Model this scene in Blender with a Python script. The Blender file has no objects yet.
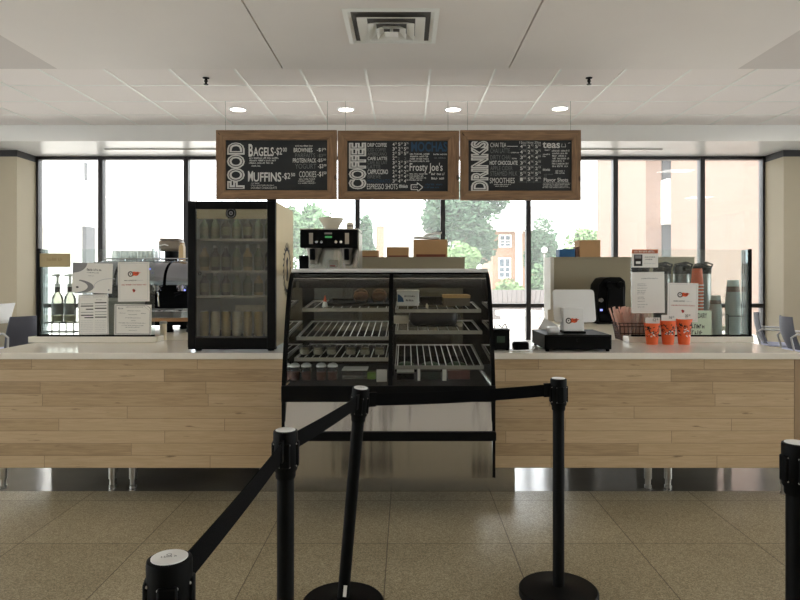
import bpy, math, random
from mathutils import Vector, Matrix
random.seed(7)
SC = bpy.context.scene
COL = SC.collection
PI = math.pi
F, VX, VY, H = 650.0, 406.0, 275.0, 1.38      # focal length (px), horizon point (px), eye height (m)

def W(px, py, d):
    return Vector(((px-VX)*d/F, d, H-(py-VY)*d/F))
def WX(px, d): return (px-VX)*d/F
def WZ(py, d): return H-(py-VY)*d/F

# ------------------------------------------------------------------ materials
def s2l(c):
    c = c/255.0
    return c/12.92 if c <= 0.04045 else ((c+0.055)/1.055)**2.4
def rgb(r, g, b): return (s2l(r), s2l(g), s2l(b), 1.0)
MATS = {}
def newmat(name):
    m = bpy.data.materials.new(name); m.use_nodes = True
    nt = m.node_tree
    for n in list(nt.nodes): nt.nodes.remove(n)
    out = nt.nodes.new('ShaderNodeOutputMaterial')
    MATS[name] = m
    return m, nt, out
def mat(name, col, rough=0.5, metal=0.0, var=0.06, scale=20.0, stretch=None, bump=0.0, bscale=120.0, spec=0.5, trans=0.0, alpha=1.0):
    """plain surface with a little procedural variation of its colour"""
    m, nt, out = newmat(name)
    b = nt.nodes.new('ShaderNodeBsdfPrincipled')
    tc = nt.nodes.new('ShaderNodeTexCoord')
    src = tc.outputs['Object']
    if stretch:
        mp = nt.nodes.new('ShaderNodeMapping'); mp.inputs['Scale'].default_value = stretch
        nt.links.new(src, mp.inputs['Vector']); src = mp.outputs['Vector']
    nz = nt.nodes.new('ShaderNodeTexNoise'); nz.inputs['Scale'].default_value = scale; nz.inputs['Detail'].default_value = 4
    nt.links.new(src, nz.inputs['Vector'])
    mx = nt.nodes.new('ShaderNodeMix'); mx.data_type = 'RGBA'
    mx.inputs['A'].default_value = [max(0, c*(1-var)) for c in col[:3]]+[1]
    mx.inputs['B'].default_value = [min(1, c*(1+var)) for c in col[:3]]+[1]
    nt.links.new(nz.outputs['Fac'], mx.inputs['Factor'])
    nt.links.new(mx.outputs['Result'], b.inputs['Base Color'])
    b.inputs['Roughness'].default_value = rough
    b.inputs['Metallic'].default_value = metal
    b.inputs['Specular IOR Level'].default_value = spec
    if trans: b.inputs['Transmission Weight'].default_value = trans
    if alpha < 1: b.inputs['Alpha'].default_value = alpha
    if bump:
        n2 = nt.nodes.new('ShaderNodeTexNoise'); n2.inputs['Scale'].default_value = bscale
        nt.links.new(src, n2.inputs['Vector'])
        bp = nt.nodes.new('ShaderNodeBump'); bp.inputs['Strength'].default_value = bump; bp.inputs['Distance'].default_value = 0.002
        nt.links.new(n2.outputs['Fac'], bp.inputs['Height']); nt.links.new(bp.outputs['Normal'], b.inputs['Normal'])
    nt.links.new(b.outputs['BSDF'], out.inputs['Surface'])
    return m
def thinmat(name, col, tl=0.4):
    """thin paper or film that lets light glow through"""
    m = mat(name, col, 0.6, var=0.08, scale=60); nt = m.node_tree
    out = [n for n in nt.nodes if n.type == 'OUTPUT_MATERIAL'][0]; src = out.inputs['Surface'].links[0].from_socket
    t = nt.nodes.new('ShaderNodeBsdfTranslucent'); t.inputs['Color'].default_value = col
    mx = nt.nodes.new('ShaderNodeMixShader'); mx.inputs[0].default_value = tl
    nt.links.new(src, mx.inputs[1]); nt.links.new(t.outputs[0], mx.inputs[2]); nt.links.new(mx.outputs[0], out.inputs['Surface'])
    return m
def emis(name, col, strength):
    m, nt, out = newmat(name)
    e = nt.nodes.new('ShaderNodeEmission'); e.inputs['Color'].default_value = col; e.inputs['Strength'].default_value = strength
    nt.links.new(e.outputs[0], out.inputs['Surface']); return m
def glassmat(name, tint, refl=0.04, rough=0.0, ior=1.45, veil=0.0, haze=0.0):
    """thin pane: clear tinted transmission with a Fresnel reflection and a diffuse veil and translucent haze mixed in"""
    m, nt, out = newmat(name)
    tr = nt.nodes.new('ShaderNodeBsdfTransparent'); tr.inputs['Color'].default_value = tint
    gl = nt.nodes.new('ShaderNodeBsdfGlossy'); gl.inputs['Roughness'].default_value = rough
    fr = nt.nodes.new('ShaderNodeFresnel'); fr.inputs['IOR'].default_value = ior
    mx = nt.nodes.new('ShaderNodeMixShader')
    nt.links.new(fr.outputs[0], mx.inputs[0]); nt.links.new(tr.outputs[0], mx.inputs[1]); nt.links.new(gl.outputs[0], mx.inputs[2])
    last = mx.outputs[0]
    if veil:
        df = nt.nodes.new('ShaderNodeBsdfDiffuse'); df.inputs['Color'].default_value = (0.8, 0.82, 0.8, 1)
        tc = nt.nodes.new('ShaderNodeTexCoord'); nz = nt.nodes.new('ShaderNodeTexNoise'); nz.inputs['Scale'].default_value = 3
        nt.links.new(tc.outputs['Object'], nz.inputs['Vector'])
        mu = nt.nodes.new('ShaderNodeMath'); mu.operation = 'MULTIPLY'; mu.inputs[1].default_value = veil*2
        nt.links.new(nz.outputs['Fac'], mu.inputs[0])
        m2 = nt.nodes.new('ShaderNodeMixShader')
        nt.links.new(mu.outputs[0], m2.inputs[0]); nt.links.new(last, m2.inputs[1]); nt.links.new(df.outputs[0], m2.inputs[2])
        last = m2.outputs[0]
    if haze:
        tl = nt.nodes.new('ShaderNodeBsdfTranslucent'); tl.inputs['Color'].default_value = (0.9, 0.95, 0.95, 1)
        m3 = nt.nodes.new('ShaderNodeMixShader'); m3.inputs[0].default_value = haze
        nt.links.new(last, m3.inputs[1]); nt.links.new(tl.outputs[0], m3.inputs[2]); last = m3.outputs[0]
    nt.links.new(last, out.inputs['Surface'])
    return m

def N(nt, t, **kw):
    n = nt.nodes.new(t)
    for k, v in kw.items(): setattr(n, k, v)
    return n
def mth(nt, op, a, b=None, c=None):
    n = N(nt, 'ShaderNodeMath', operation=op)
    for i, x in enumerate((a, b, c)):
        if x is None: continue
        if isinstance(x, (int, float)): n.inputs[i].default_value = x
        else: nt.links.new(x, n.inputs[i])
    return n.outputs[0]

def streak_steel(name, col, rough=0.22, amt=0.5):
    m, nt, out = newmat(name)
    tc = N(nt, 'ShaderNodeTexCoord'); mp = N(nt, 'ShaderNodeMapping'); mp.inputs['Scale'].default_value = (3.5, 3.5, .12)
    nt.links.new(tc.outputs['Object'], mp.inputs['Vector'])
    nz = N(nt, 'ShaderNodeTexNoise'); nz.inputs['Scale'].default_value = 1.0; nz.inputs['Detail'].default_value = 3
    nt.links.new(mp.outputs[0], nz.inputs['Vector'])
    b = N(nt, 'ShaderNodeBsdfPrincipled'); b.inputs['Metallic'].default_value = 1; b.inputs['Roughness'].default_value = rough
    b.inputs['Base Color'].default_value = col
    bp = N(nt, 'ShaderNodeBump'); bp.inputs['Strength'].default_value = amt; bp.inputs['Distance'].default_value = 0.05
    nt.links.new(nz.outputs['Fac'], bp.inputs['Height']); nt.links.new(bp.outputs['Normal'], b.inputs['Normal'])
    nt.links.new(b.outputs[0], out.inputs['Surface'])
    return m

def wood_planks(name, ph, pl, z0, c1, c2, c3, xaxis='X', zaxis='Z', off=1.0, gap=0.035, rough=0.45):
    m, nt, out = newmat(name)
    tc = N(nt, 'ShaderNodeTexCoord'); sp = N(nt, 'ShaderNodeSeparateXYZ')
    nt.links.new(tc.outputs['Object'], sp.inputs[0])
    x, z = sp.outputs[xaxis], sp.outputs[zaxis]
    zz = mth(nt, 'DIVIDE', mth(nt, 'SUBTRACT', z, z0), ph)
    row = mth(nt, 'FLOOR', zz); fz = mth(nt, 'FRACT', zz)
    wn = N(nt, 'ShaderNodeTexWhiteNoise', noise_dimensions='1D'); nt.links.new(mth(nt, 'ADD', row, off), wn.inputs['W'])
    xx = mth(nt, 'ADD', mth(nt, 'DIVIDE', x, pl), mth(nt, 'MULTIPLY', wn.outputs['Value'], 7.0))
    col = mth(nt, 'FLOOR', xx); fx = mth(nt, 'FRACT', xx)
    cb = N(nt, 'ShaderNodeCombineXYZ'); nt.links.new(row, cb.inputs[0]); nt.links.new(col, cb.inputs[1])
    w2 = N(nt, 'ShaderNodeTexWhiteNoise', noise_dimensions='3D'); nt.links.new(cb.outputs[0], w2.inputs['Vector'])
    # grain: noise stretched along the plank, offset per plank
    cg = N(nt, 'ShaderNodeCombineXYZ')
    nt.links.new(mth(nt, 'ADD', mth(nt, 'MULTIPLY', x, 2.2), mth(nt, 'MULTIPLY', w2.outputs['Value'], 40)), cg.inputs[0])
    nt.links.new(mth(nt, 'MULTIPLY', z, 34.0), cg.inputs[2])
    g = N(nt, 'ShaderNodeTexNoise'); g.inputs['Scale'].default_value = 2.2; g.inputs['Detail'].default_value = 9; g.inputs['Roughness'].default_value = .62; g.inputs['Distortion'].default_value = 0.8
    nt.links.new(cg.outputs[0], g.inputs['Vector'])
    fac = mth(nt, 'ADD', mth(nt, 'ADD', mth(nt, 'MULTIPLY', w2.outputs['Value'], 0.34), -0.03), mth(nt, 'MULTIPLY', g.outputs['Fac'], 0.78))
    rp = N(nt, 'ShaderNodeValToRGB'); e = rp.color_ramp.elements
    e[0].position = 0.1; e[0].color = c1; e[1].position = 0.95; e[1].color = c3
    mid = e.new(0.5); mid.color = c2
    nt.links.new(fac, rp.inputs[0])
    # knots: dark streaks where a stretched noise peaks
    kg = N(nt, 'ShaderNodeCombineXYZ')
    nt.links.new(mth(nt, 'MULTIPLY', x, 7.0), kg.inputs[0]); nt.links.new(mth(nt, 'MULTIPLY', z, 48.0), kg.inputs[2])
    kn = N(nt, 'ShaderNodeTexNoise'); kn.inputs['Scale'].default_value = 1.0; kn.inputs['Detail'].default_value = 3.5
    nt.links.new(kg.outputs[0], kn.inputs['Vector'])
    kf = mth(nt, 'MULTIPLY', mth(nt, 'MULTIPLY', mth(nt, 'SUBTRACT', kn.outputs['Fac'], 0.655), 9.0), 0.75)
    kf = mth(nt, 'MINIMUM', mth(nt, 'MAXIMUM', kf, 0.0), 0.7)
    m1 = N(nt, 'ShaderNodeMix', data_type='RGBA'); nt.links.new(kf, m1.inputs['Factor']); nt.links.new(rp.outputs[0], m1.inputs['A'])
    m1.inputs['B'].default_value = rgb(86, 62, 40)
    # joints
    j = mth(nt, 'MAXIMUM', mth(nt, 'LESS_THAN', fz, gap), mth(nt, 'LESS_THAN', fx, 0.0032))
    m2 = N(nt, 'ShaderNodeMix', data_type='RGBA'); nt.links.new(mth(nt, 'MULTIPLY', j, 0.55), m2.inputs['Factor']); nt.links.new(m1.outputs['Result'], m2.inputs['A'])
    m2.inputs['B'].default_value = rgb(80, 62, 42)
    b = N(nt, 'ShaderNodeBsdfPrincipled'); b.inputs['Roughness'].default_value = rough
    nt.links.new(m2.outputs['Result'], b.inputs['Base Color'])
    bp = N(nt, 'ShaderNodeBump'); bp.inputs['Strength'].default_value = 0.25; bp.inputs['Distance'].default_value = 0.002
    nt.links.new(mth(nt, 'SUBTRACT', mth(nt, 'MULTIPLY', g.outputs['Fac'], 0.4), j), bp.inputs['Height'])
    nt.links.new(bp.outputs['Normal'], b.inputs['Normal'])
    nt.links.new(b.outputs[0], out.inputs['Surface'])
    return m

def terrazzo(name, tx, ty, x0, y0):
    m, nt, out = newmat(name)
    tc = N(nt, 'ShaderNodeTexCoord'); sp = N(nt, 'ShaderNodeSeparateXYZ'); nt.links.new(tc.outputs['Object'], sp.inputs[0])
    x, y = sp.outputs['X'], sp.outputs['Y']
    u = mth(nt, 'DIVIDE', mth(nt, 'SUBTRACT', x, x0), tx); v = mth(nt, 'DIVIDE', mth(nt, 'SUBTRACT', y, y0), ty)
    fu, fv = mth(nt, 'FRACT', u), mth(nt, 'FRACT', v)
    cb = N(nt, 'ShaderNodeCombineXYZ'); nt.links.new(mth(nt, 'FLOOR', u), cb.inputs[0]); nt.links.new(mth(nt, 'FLOOR', v), cb.inputs[1])
    wn = N(nt, 'ShaderNodeTexWhiteNoise'); nt.links.new(cb.outputs[0], wn.inputs['Vector'])
    vo = N(nt, 'ShaderNodeTexVoronoi'); vo.inputs['Scale'].default_value = 210; nt.links.new(tc.outputs['Object'], vo.inputs['Vector'])
    sv = N(nt, 'ShaderNodeSeparateColor'); nt.links.new(vo.outputs['Color'], sv.inputs[0])
    ns = N(nt, 'ShaderNodeTexNoise'); ns.inputs['Scale'].default_value = 1.3; ns.inputs['Detail'].default_value = 5; nt.links.new(tc.outputs['Object'], ns.inputs['Vector'])
    f = mth(nt, 'ADD', mth(nt, 'MULTIPLY', sv.outputs[0], 0.55), mth(nt, 'ADD', mth(nt, 'MULTIPLY', wn.outputs['Value'], 0.12), mth(nt, 'MULTIPLY', ns.outputs['Fac'], 0.35)))
    rp = N(nt, 'ShaderNodeValToRGB'); e = rp.color_ramp.elements
    e[0].position = 0.05; e[0].color = rgb(98, 87, 66); e[1].position = 1.0; e[1].color = rgb(208, 195, 166)
    md = e.new(0.5); md.color = rgb(154, 142, 115)
    nt.links.new(f, rp.inputs[0])
    g = mth(nt, 'MAXIMUM', mth(nt, 'LESS_THAN', fu, 0.0085), mth(nt, 'LESS_THAN', fv, 0.0085))
    mx = N(nt, 'ShaderNodeMix', data_type='RGBA'); nt.links.new(mth(nt, 'MULTIPLY', g, 0.75), mx.inputs['Factor']); nt.links.new(rp.outputs[0], mx.inputs['A'])
    mx.inputs['B'].default_value = rgb(66, 54, 40)
    b = N(nt, 'ShaderNodeBsdfPrincipled'); nt.links.new(mx.outputs['Result'], b.inputs['Base Color']); b.inputs['Specular IOR Level'].default_value = 0.3
    n3 = N(nt, 'ShaderNodeTexNoise'); n3.inputs['Scale'].default_value = 2.5; nt.links.new(tc.outputs['Object'], n3.inputs['Vector'])
    nt.links.new(mth(nt, 'ADD', mth(nt, 'MULTIPLY', n3.outputs['Fac'], 0.14), FLOOR_ROUGH), b.inputs['Roughness'])
    nt.links.new(b.outputs[0], out.inputs['Surface'])
    return m
FLOOR_ROUGH = 0.34

def brickmat(name, c1, c2, mortar, sx=1.0, axis='YZ'):
    m, nt, out = newmat(name)
    tc = N(nt, 'ShaderNodeTexCoord'); sp = N(nt, 'ShaderNodeSeparateXYZ'); nt.links.new(tc.outputs['Object'], sp.inputs[0])
    cb = N(nt, 'ShaderNodeCombineXYZ')
    nt.links.new(mth(nt, 'ADD', sp.outputs['X'], sp.outputs['Y']), cb.inputs[0]); nt.links.new(sp.outputs['Z'], cb.inputs[1])
    bt = N(nt, 'ShaderNodeTexBrick'); bt.inputs['Scale'].default_value = 4.0*sx
    bt.inputs['Color1'].default_value = c1; bt.inputs['Color2'].default_value = c2; bt.inputs['Mortar'].default_value = mortar
    bt.inputs['Mortar Size'].default_value = 0.02
    nt.links.new(cb.outputs[0], bt.inputs['Vector'])
    b = N(nt, 'ShaderNodeBsdfPrincipled'); b.inputs['Roughness'].default_value = 0.9
    nt.links.new(bt.outputs['Color'], b.inputs['Base Color']); nt.links.new(b.outputs[0], out.inputs['Surface'])
    return m

# ------------------------------------------------------------------ mesh builder
class MB:
    def __init__(s): s.v = []; s.f = []; s.mi = []; s.m = 0; s.T = None
    def add(s, vs, fs):
        o = len(s.v)
        for p in vs:
            p = Vector(p)
            s.v.append(s.T @ p if s.T is not None else p)
        for f in fs: s.f.append([i+o for i in f]); s.mi.append(s.m)
        return s
    def box(s, x0, x1, y0, y1, z0, z1):
        if x0 > x1: x0, x1 = x1, x0
        if y0 > y1: y0, y1 = y1, y0
        if z0 > z1: z0, z1 = z1, z0
        vs = [(x, y, z) for z in (z0, z1) for y in (y0, y1) for x in (x0, x1)]
        return s.add(vs, [(0, 2, 3, 1), (4, 5, 7, 6), (0, 1, 5, 4), (2, 6, 7, 3), (0, 4, 6, 2), (1, 3, 7, 5)])
    def rings(s, rings, cap0=True, cap1=True, closed=True):
        n = len(rings[0]); vs = [p for r in rings for p in r]; fs = []
        for i in range(len(rings)-1):
            for j in range(n if closed else n-1):
                k = (j+1) % n
                fs.append((i*n+j, i*n+k, (i+1)*n+k, (i+1)*n+j))
        if cap0: fs.append(tuple(reversed(range(n))))
        if cap1: fs.append(tuple(range((len(rings)-1)*n, len(rings)*n)))
        return s.add(vs, fs)
    def lathe(s, prof, cx=0, cy=0, z=0, n=24, cap0=True, cap1=True, sx=1.0, sy=1.0):
        R = [[(cx+r*sx*math.cos(2*PI*j/n), cy+r*sy*math.sin(2*PI*j/n), z+h) for j in range(n)] for r, h in prof]
        return s.rings(R, cap0, cap1)
    def cyl(s, p0, p1, r0, r1=None, n=16):
        p0, p1 = Vector(p0), Vector(p1); r1 = r0 if r1 is None else r1
        d = (p1-p0).normalized(); a = d.orthogonal().normalized(); b = d.cross(a)
        R = [[p+(a*math.cos(2*PI*j/n)+b*math.sin(2*PI*j/n))*r for j in range(n)] for p, r in ((p0, r0), (p1, r1))]
        return s.rings(R)
    def tube(s, pts, r, n=8):
        pts = [Vector(p) for p in pts]; R = []; a = None
        for i, p in enumerate(pts):
            d = (pts[min(i+1, len(pts)-1)]-pts[max(i-1, 0)]).normalized()
            if a is None: a = d.orthogonal().normalized()
            a = (a-d*a.dot(d)); a = a.normalized() if a.length > 1e-6 else d.orthogonal().normalized()
            b = d.cross(a)
            R.append([p+(a*math.cos(2*PI*j/n)+b*math.sin(2*PI*j/n))*r for j in range(n)])
        return s.rings(R)
    def prism(s, poly, axis, a0, a1):
        """poly of 2D points, extruded along axis"""
        def P(u, v, a): return {'X': (a, u, v), 'Y': (u, a, v), 'Z': (u, v, a)}[axis]
        return s.rings([[P(u, v, a0) for u, v in poly], [P(u, v, a1) for u, v in poly]])
    def strip(s, prof, axis_x0, axis_x1, th):
        """a sheet that follows a (y,z) profile, th thick, from x0 to x1"""
        out = []
        for i, (y, z) in enumerate(prof):
            y0, z0 = prof[max(i-1, 0)]; y1, z1 = prof[min(i+1, len(prof)-1)]
            t = Vector((y1-y0, z1-z0)).normalized(); out.append((y+t.y*th, z-t.x*th))
        poly_a = list(prof); poly_b = out
        R = [[(axis_x0, a[0], a[1]), (axis_x1, a[0], a[1]), (axis_x1, b[0], b[1]), (axis_x0, b[0], b[1])] for a, b in zip(poly_a, poly_b)]
        return s.rings(R)
    def ico(s, c, r, sq=(1, 1, 1), n=12, m=8, jit=0.0):
        R = []
        for i in range(1, m):
            t = PI*i/m
            R.append([(c[0]+r*sq[0]*math.sin(t)*math.cos(2*PI*j/n)*(1+random.uniform(-jit, jit)), c[1]+r*sq[1]*math.sin(t)*math.sin(2*PI*j/n)*(1+random.uniform(-jit, jit)), c[2]-r*sq[2]*math.cos(t)) for j in range(n)])
        o = [(c[0], c[1], c[2]-r*sq[2])]; e = [(c[0], c[1], c[2]+r*sq[2])]
        vs = o+[p for q in R for p in q]+e; fs = []
        for j in range(n): fs.append((0, 1+(j+1) % n, 1+j))
        for i in range(m-2):
            for j in range(n):
                a = 1+i*n; k = (j+1) % n
                fs.append((a+j, a+k, a+n+k, a+n+j))
        L = 1+(m-2)*n; E = len(vs)-1
        for j in range(n): fs.append((L+j, L+(j+1) % n, E))
        return s.add(vs, fs)
    def build(s, name, mats, parent=None, org=None, bevel=0.0, seg=2, smooth=True, angle=35):
        me = bpy.data.meshes.new(name)
        o_ = Vector(org) if org is not None else Vector((0, 0, 0))
        me.from_pydata([tuple(p-o_) for p in s.v], [], s.f)
        if not isinstance(mats, (list, tuple)): mats = [mats]
        for m in mats: me.materials.append(m)
        if len(mats) > 1: me.polygons.foreach_set('material_index', s.mi)
        if smooth:
            me.polygons.foreach_set('use_smooth', [True]*len(me.polygons))
            try: me.set_sharp_from_angle(angle=math.radians(angle))
            except Exception: pass
        me.update()
        ob = bpy.data.objects.new(name, me); COL.objects.link(ob)
        if parent is not None: ob.parent = parent
        if bevel:
            b = ob.modifiers.new('edge', 'BEVEL'); b.width = bevel; b.segments = seg; b.limit_method = 'ANGLE'; b.angle_limit = math.radians(40)
        return ob

def tag(o, label, cat, group=None, kind=None):
    o['label'] = label; o['category'] = cat
    if group: o['group'] = group
    if kind: o['kind'] = kind
    return o
def thing(name, label, cat, loc=(0, 0, 0), rz=0.0, group=None):
    o = bpy.data.objects.new(name, None); COL.objects.link(o); o.empty_display_size = 0.1
    o.location = loc; o.rotation_euler = (0, 0, rz)
    return tag(o, label, cat, group)
def struct(o):
    o['kind'] = 'structure'; return o
def dup(root, loc, label, rz=None):
    r = root.copy(); COL.objects.link(r); r.location = loc
    if rz is not None: r.rotation_euler = (0, 0, rz)
    r['label'] = label
    for ch in list(root.children):
        c = ch.copy(); COL.objects.link(c); c.parent = r
        for g in list(ch.children):
            d = g.copy(); COL.objects.link(d); d.parent = c
    return r
ORD = ['first', 'second', 'third', 'fourth', 'fifth', 'sixth', 'seventh', 'eighth', 'ninth', 'tenth', 'eleventh', 'twelfth', 'thirteenth', 'fourteenth', 'fifteenth', 'sixteenth', 'seventeenth', 'eighteenth', 'nineteenth']

# ------------------------------------------------------------------ writing and marks on a flat face
_TX = {}
def text_geo(s, offset=0.0):
    k = (s, offset)
    if k not in _TX:
        c = bpy.data.curves.new('lettering_curve', 'FONT'); c.body = s; c.offset = offset; c.resolution_u = 3
        ob = bpy.data.objects.new('lettering_curve', c)
        me = ob.to_mesh()
        _TX[k] = ([tuple(v.co) for v in me.vertices], [tuple(p.vertices) for p in me.polygons])
        ob.to_mesh_clear(); bpy.data.objects.remove(ob); bpy.data.curves.remove(c)
    return _TX[k]
class Marks(MB):
    """marks lying on the plane O + u*U + v*V (v up), lifted a hair along the normal"""
    def __init__(s, O, U=(1, 0, 0), V=(0, 0, 1), n=(0, -1, 0), lift=0.001):
        super().__init__(); s.O, s.U, s.V, s.n, s.lift = Vector(O), Vector(U), Vector(V), Vector(n), lift
    def P(s, u, v, l=1.0): return s.O+s.U*u+s.V*v+s.n*s.lift*l
    def quad(s, u0, v0, u1, v1, l=1.0): return s.add([s.P(u0, v0, l), s.P(u1, v0, l), s.P(u1, v1, l), s.P(u0, v1, l)], [(0, 1, 2, 3)])
    def poly(s, pts, l=1.0): return s.add([s.P(u, v, l) for u, v in pts], [tuple(range(len(pts)))])
    def line(s, a, b, w, l=1.0):
        a, b = Vector(a), Vector(b); d = (b-a)
        if d.length < 1e-9: return s
        d.normalize(); p = Vector((-d.y, d.x))*w/2
        return s.poly([a-p, b-p, b+p, a+p], l)
    def ring(s, cu, cv, r0, r1, a0=0, a1=2*PI, n=28, l=1.0, su=1.0, sv=1.0):
        for i in range(n):
            t0, t1 = a0+(a1-a0)*i/n, a0+(a1-a0)*(i+1)/n
            s.poly([(cu+su*r*math.cos(t), cv+sv*r*math.sin(t)) for r, t in ((r0, t0), (r1, t0), (r1, t1), (r0, t1))], l)
        return s
    def disc(s, cu, cv, r, n=28, l=1.0, su=1.0, sv=1.0):
        return s.poly([(cu+su*r*math.cos(2*PI*i/n), cv+sv*r*math.sin(2*PI*i/n)) for i in range(n)], l)
    def text(s, t, u0, v0, u1, v1, offset=0.0, rot=False, l=1.0):
        vs, fs = text_geo(t, offset)
        if not vs: return s
        xs = [p[0] for p in vs]; ys = [p[1] for p in vs]
        ax, bx, ay, by = min(xs), max(xs), min(ys), max(ys)
        out = []
        for x, y, z in vs:
            a, b = (x-ax)/(bx-ax), (y-ay)/(by-ay)
            if rot: a, b = 1-b, a
            out.append(s.P(u0+(u1-u0)*a, v0+(v1-v0)*b, l))
        return s.add(out, fs)
    def scribble(s, u0, v0, u1, v1, l=1.0, dens=1.0, gap=0.22):
        """a line of handwriting too small to read in the photograph"""
        h = v1-v0; x = u0; w = h*0.16
        while x < u1-h*0.5:
            nl = random.randint(3, 7)
            for k in range(nl):
                if x > u1-h*0.4: break
                hh = h*random.uniform(0.7, 1.0); cw = h*random.uniform(0.38, 0.55)
                s.line((x, v0), (x+h*0.03, v0+hh), w, l)
                t = random.random()
                if t < 0.75: s.line((x, v0+hh*random.choice((0.1, 0.5, 0.92))), (x+cw*0.8, v0+hh*random.choice((0.1, 0.5, 0.92))), w, l)
                if t > 0.3: s.line((x+cw*0.75, v0), (x+cw*0.75, v0+hh*random.uniform(0.6, 1)), w, l)
                x += cw+h*0.16
            x += h*gap*2
        return s

def cyl_marks(mb, pts, cx, cy, r_at, lift=0.001):
    pass
SKY, EXPO = 6.0, 0.35
TROFFERS = [(4.96, 7.1, 'rectangular ceiling light panel reflected in the brick-side window'), (-5.05, 7.1, 'unseen ceiling light panel added over the laptop table for brightness'), (7.2, 2.9, 'rectangular ceiling light panel by the far register-side wall'), (-7.2, 2.9, 'unseen ceiling light panel added by the far fridge-side wall for brightness')]  # left-hand pair added for brightness; right-hand pair inferred from window reflections
# ------------------------------------------------------------------ material library
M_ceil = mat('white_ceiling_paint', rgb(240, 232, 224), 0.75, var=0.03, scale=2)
M_ceil2 = mat('shaded_ceiling_paint', rgb(216, 207, 199), 0.8, var=0.03, scale=2)  # greyer tone holds the shade of the outer soffit panels
M_tile = mat('ceiling_tile', rgb(244, 235, 228), 0.8, var=0.05, scale=90, bump=0.2, bscale=300)
M_grid = mat('white_grid_metal', rgb(240, 238, 230), 0.4, var=0.02)
M_bulk = mat('gloss_white_panel', rgb(232, 230, 225), 0.3, var=0.03, scale=3)
M_wall = mat('cream_wall_paint', rgb(190, 178, 153), 0.7, var=0.03, scale=3)
M_frame = mat('dark_bronze_aluminium', rgb(58, 55, 56), 0.4, metal=0.3, var=0.08)
M_band = mat('charcoal_band', rgb(48, 46, 46), 0.5)
M_floor = terrazzo('terrazzo_tile', 0.631, 0.634, -0.0975, 3.34)
M_wood = wood_planks('maple_planks', 0.0758, 1.02, 0.192, rgb(140, 116, 86), rgb(188, 162, 126), rgb(214, 190, 154), off=3.0)
M_maplee = mat('maple_end_board', rgb(160, 134, 102), 0.5, var=0.1, scale=5, stretch=(10, 10, 1))
M_slab = mat('white_quartz', rgb(236, 230, 218), 0.16, var=0.03, scale=60)
M_cream = mat('cream_laminate', rgb(226, 216, 194), 0.35, var=0.03, scale=30)
M_black = mat('black_plastic', rgb(8, 8, 8), 0.55, var=0.15, spec=0.1)
M_blackm = mat('black_painted_metal', rgb(7, 7, 7), 0.5, var=0.15, spec=0.12)
M_belt = mat('black_webbing', rgb(9, 9, 10), 0.9, var=0.3, spec=0.1, scale=60, stretch=(1, 1, 14), bump=0.3)
M_steel = mat('brushed_steel', rgb(190, 186, 178), 0.28, metal=1.0, var=0.12, scale=6, stretch=(1, 1, 40))
M_steelv = streak_steel('brushed_steel_upright', rgb(196, 195, 192), .2, .6)
M_chrome = mat('chrome', rgb(226, 230, 240), 0.1, metal=1.0, var=0.03)
M_wire = mat('chrome_wire', rgb(252, 252, 250), 0.28, metal=0.8, var=0.03)
M_alu = mat('satin_aluminium', rgb(170, 168, 160), 0.35, metal=0.8, var=0.06)
M_white = mat('white_plastic', rgb(236, 236, 234), 0.35, var=0.02)
M_paper = mat('white_paper', rgb(238, 236, 230), 0.85, var=0.02, scale=15)
M_tanp = mat('tan_paper', rgb(186, 168, 128), 0.85, var=0.08, scale=25)
M_greenp = mat('pale_green_paper', rgb(204, 222, 200), 0.85, var=0.03)
M_ink = mat('black_ink', rgb(36, 34, 34), 0.8)
M_inkg = mat('grey_ink', rgb(136, 136, 138), 0.8)
M_inkl = mat('light_grey_ink', rgb(196, 196, 198), 0.8)
M_red = mat('red_ink', rgb(178, 62, 54), 0.8)
M_orange = mat('orange_ink', rgb(226, 92, 48), 0.7)
M_ocup = mat('orange_paper_cup', rgb(238, 104, 50), 0.55, var=0.05)
M_chalk = mat('chalk_white', rgb(206, 204, 198), 0.95, var=0.12, scale=180)
M_chalkg = mat('chalk_grey', rgb(112, 114, 112), 0.95, var=0.2, scale=180)
M_chalkb = mat('chalk_blue', rgb(48, 74, 98), 0.95, var=0.2, scale=180)
M_board = mat('blackboard', rgb(25, 28, 29), 0.6, var=0.22, scale=5)
M_tan = mat('taupe_panel', rgb(152, 142, 118), 0.6, var=0.03, scale=4)
M_tanl = mat('pale_panel_edge', rgb(206, 200, 186), 0.5)
M_card = mat('cardboard', rgb(186, 146, 102), 0.85, var=0.06, scale=14)
M_cardd = mat('dark_cardboard_print', rgb(120, 62, 44), 0.85)
M_bluebox = mat('blue_card', rgb(34, 92, 140), 0.6)
M_tape = mat('parcel_tape', rgb(206, 176, 130), 0.4)
M_glassw = glassmat('window_glass', (0.955, 0.957, 0.945, 1), ior=1.45, haze=0.055)  # translucent haze stands in for veiling glare over the outdoors
M_glassc = glassmat('case_glass', (0.94, 0.955, 0.95, 1), ior=1.3)
M_glassd = glassmat('tinted_door_glass', (0.55, 0.55, 0.53, 1), ior=1.3)
M_glassf = glassmat('fridge_glass', (0.92, 0.93, 0.90, 1), ior=1.5, veil=0.035)  # murky haze over the contents is mixed into the pane
M_glassg = glassmat('guard_glass', (0.92, 0.96, 0.945, 1), ior=1.40, veil=0.03)
M_glassb = glassmat('guard_side_glass', (0.86, 0.92, 0.95, 1), ior=1.35, veil=0.06)
M_clear = glassmat('clear_plastic', (0.98, 0.985, 0.98, 1), ior=1.25, rough=0.1, veil=0.10, haze=0.2)
M_jar = glassmat('clear_jar_plastic', (0.95, 0.955, 0.95, 1), ior=1.3, rough=0.08, veil=0.03)
M_cupst = thinmat('stacked_clear_cup', rgb(246, 250, 247), 0.72)
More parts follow.
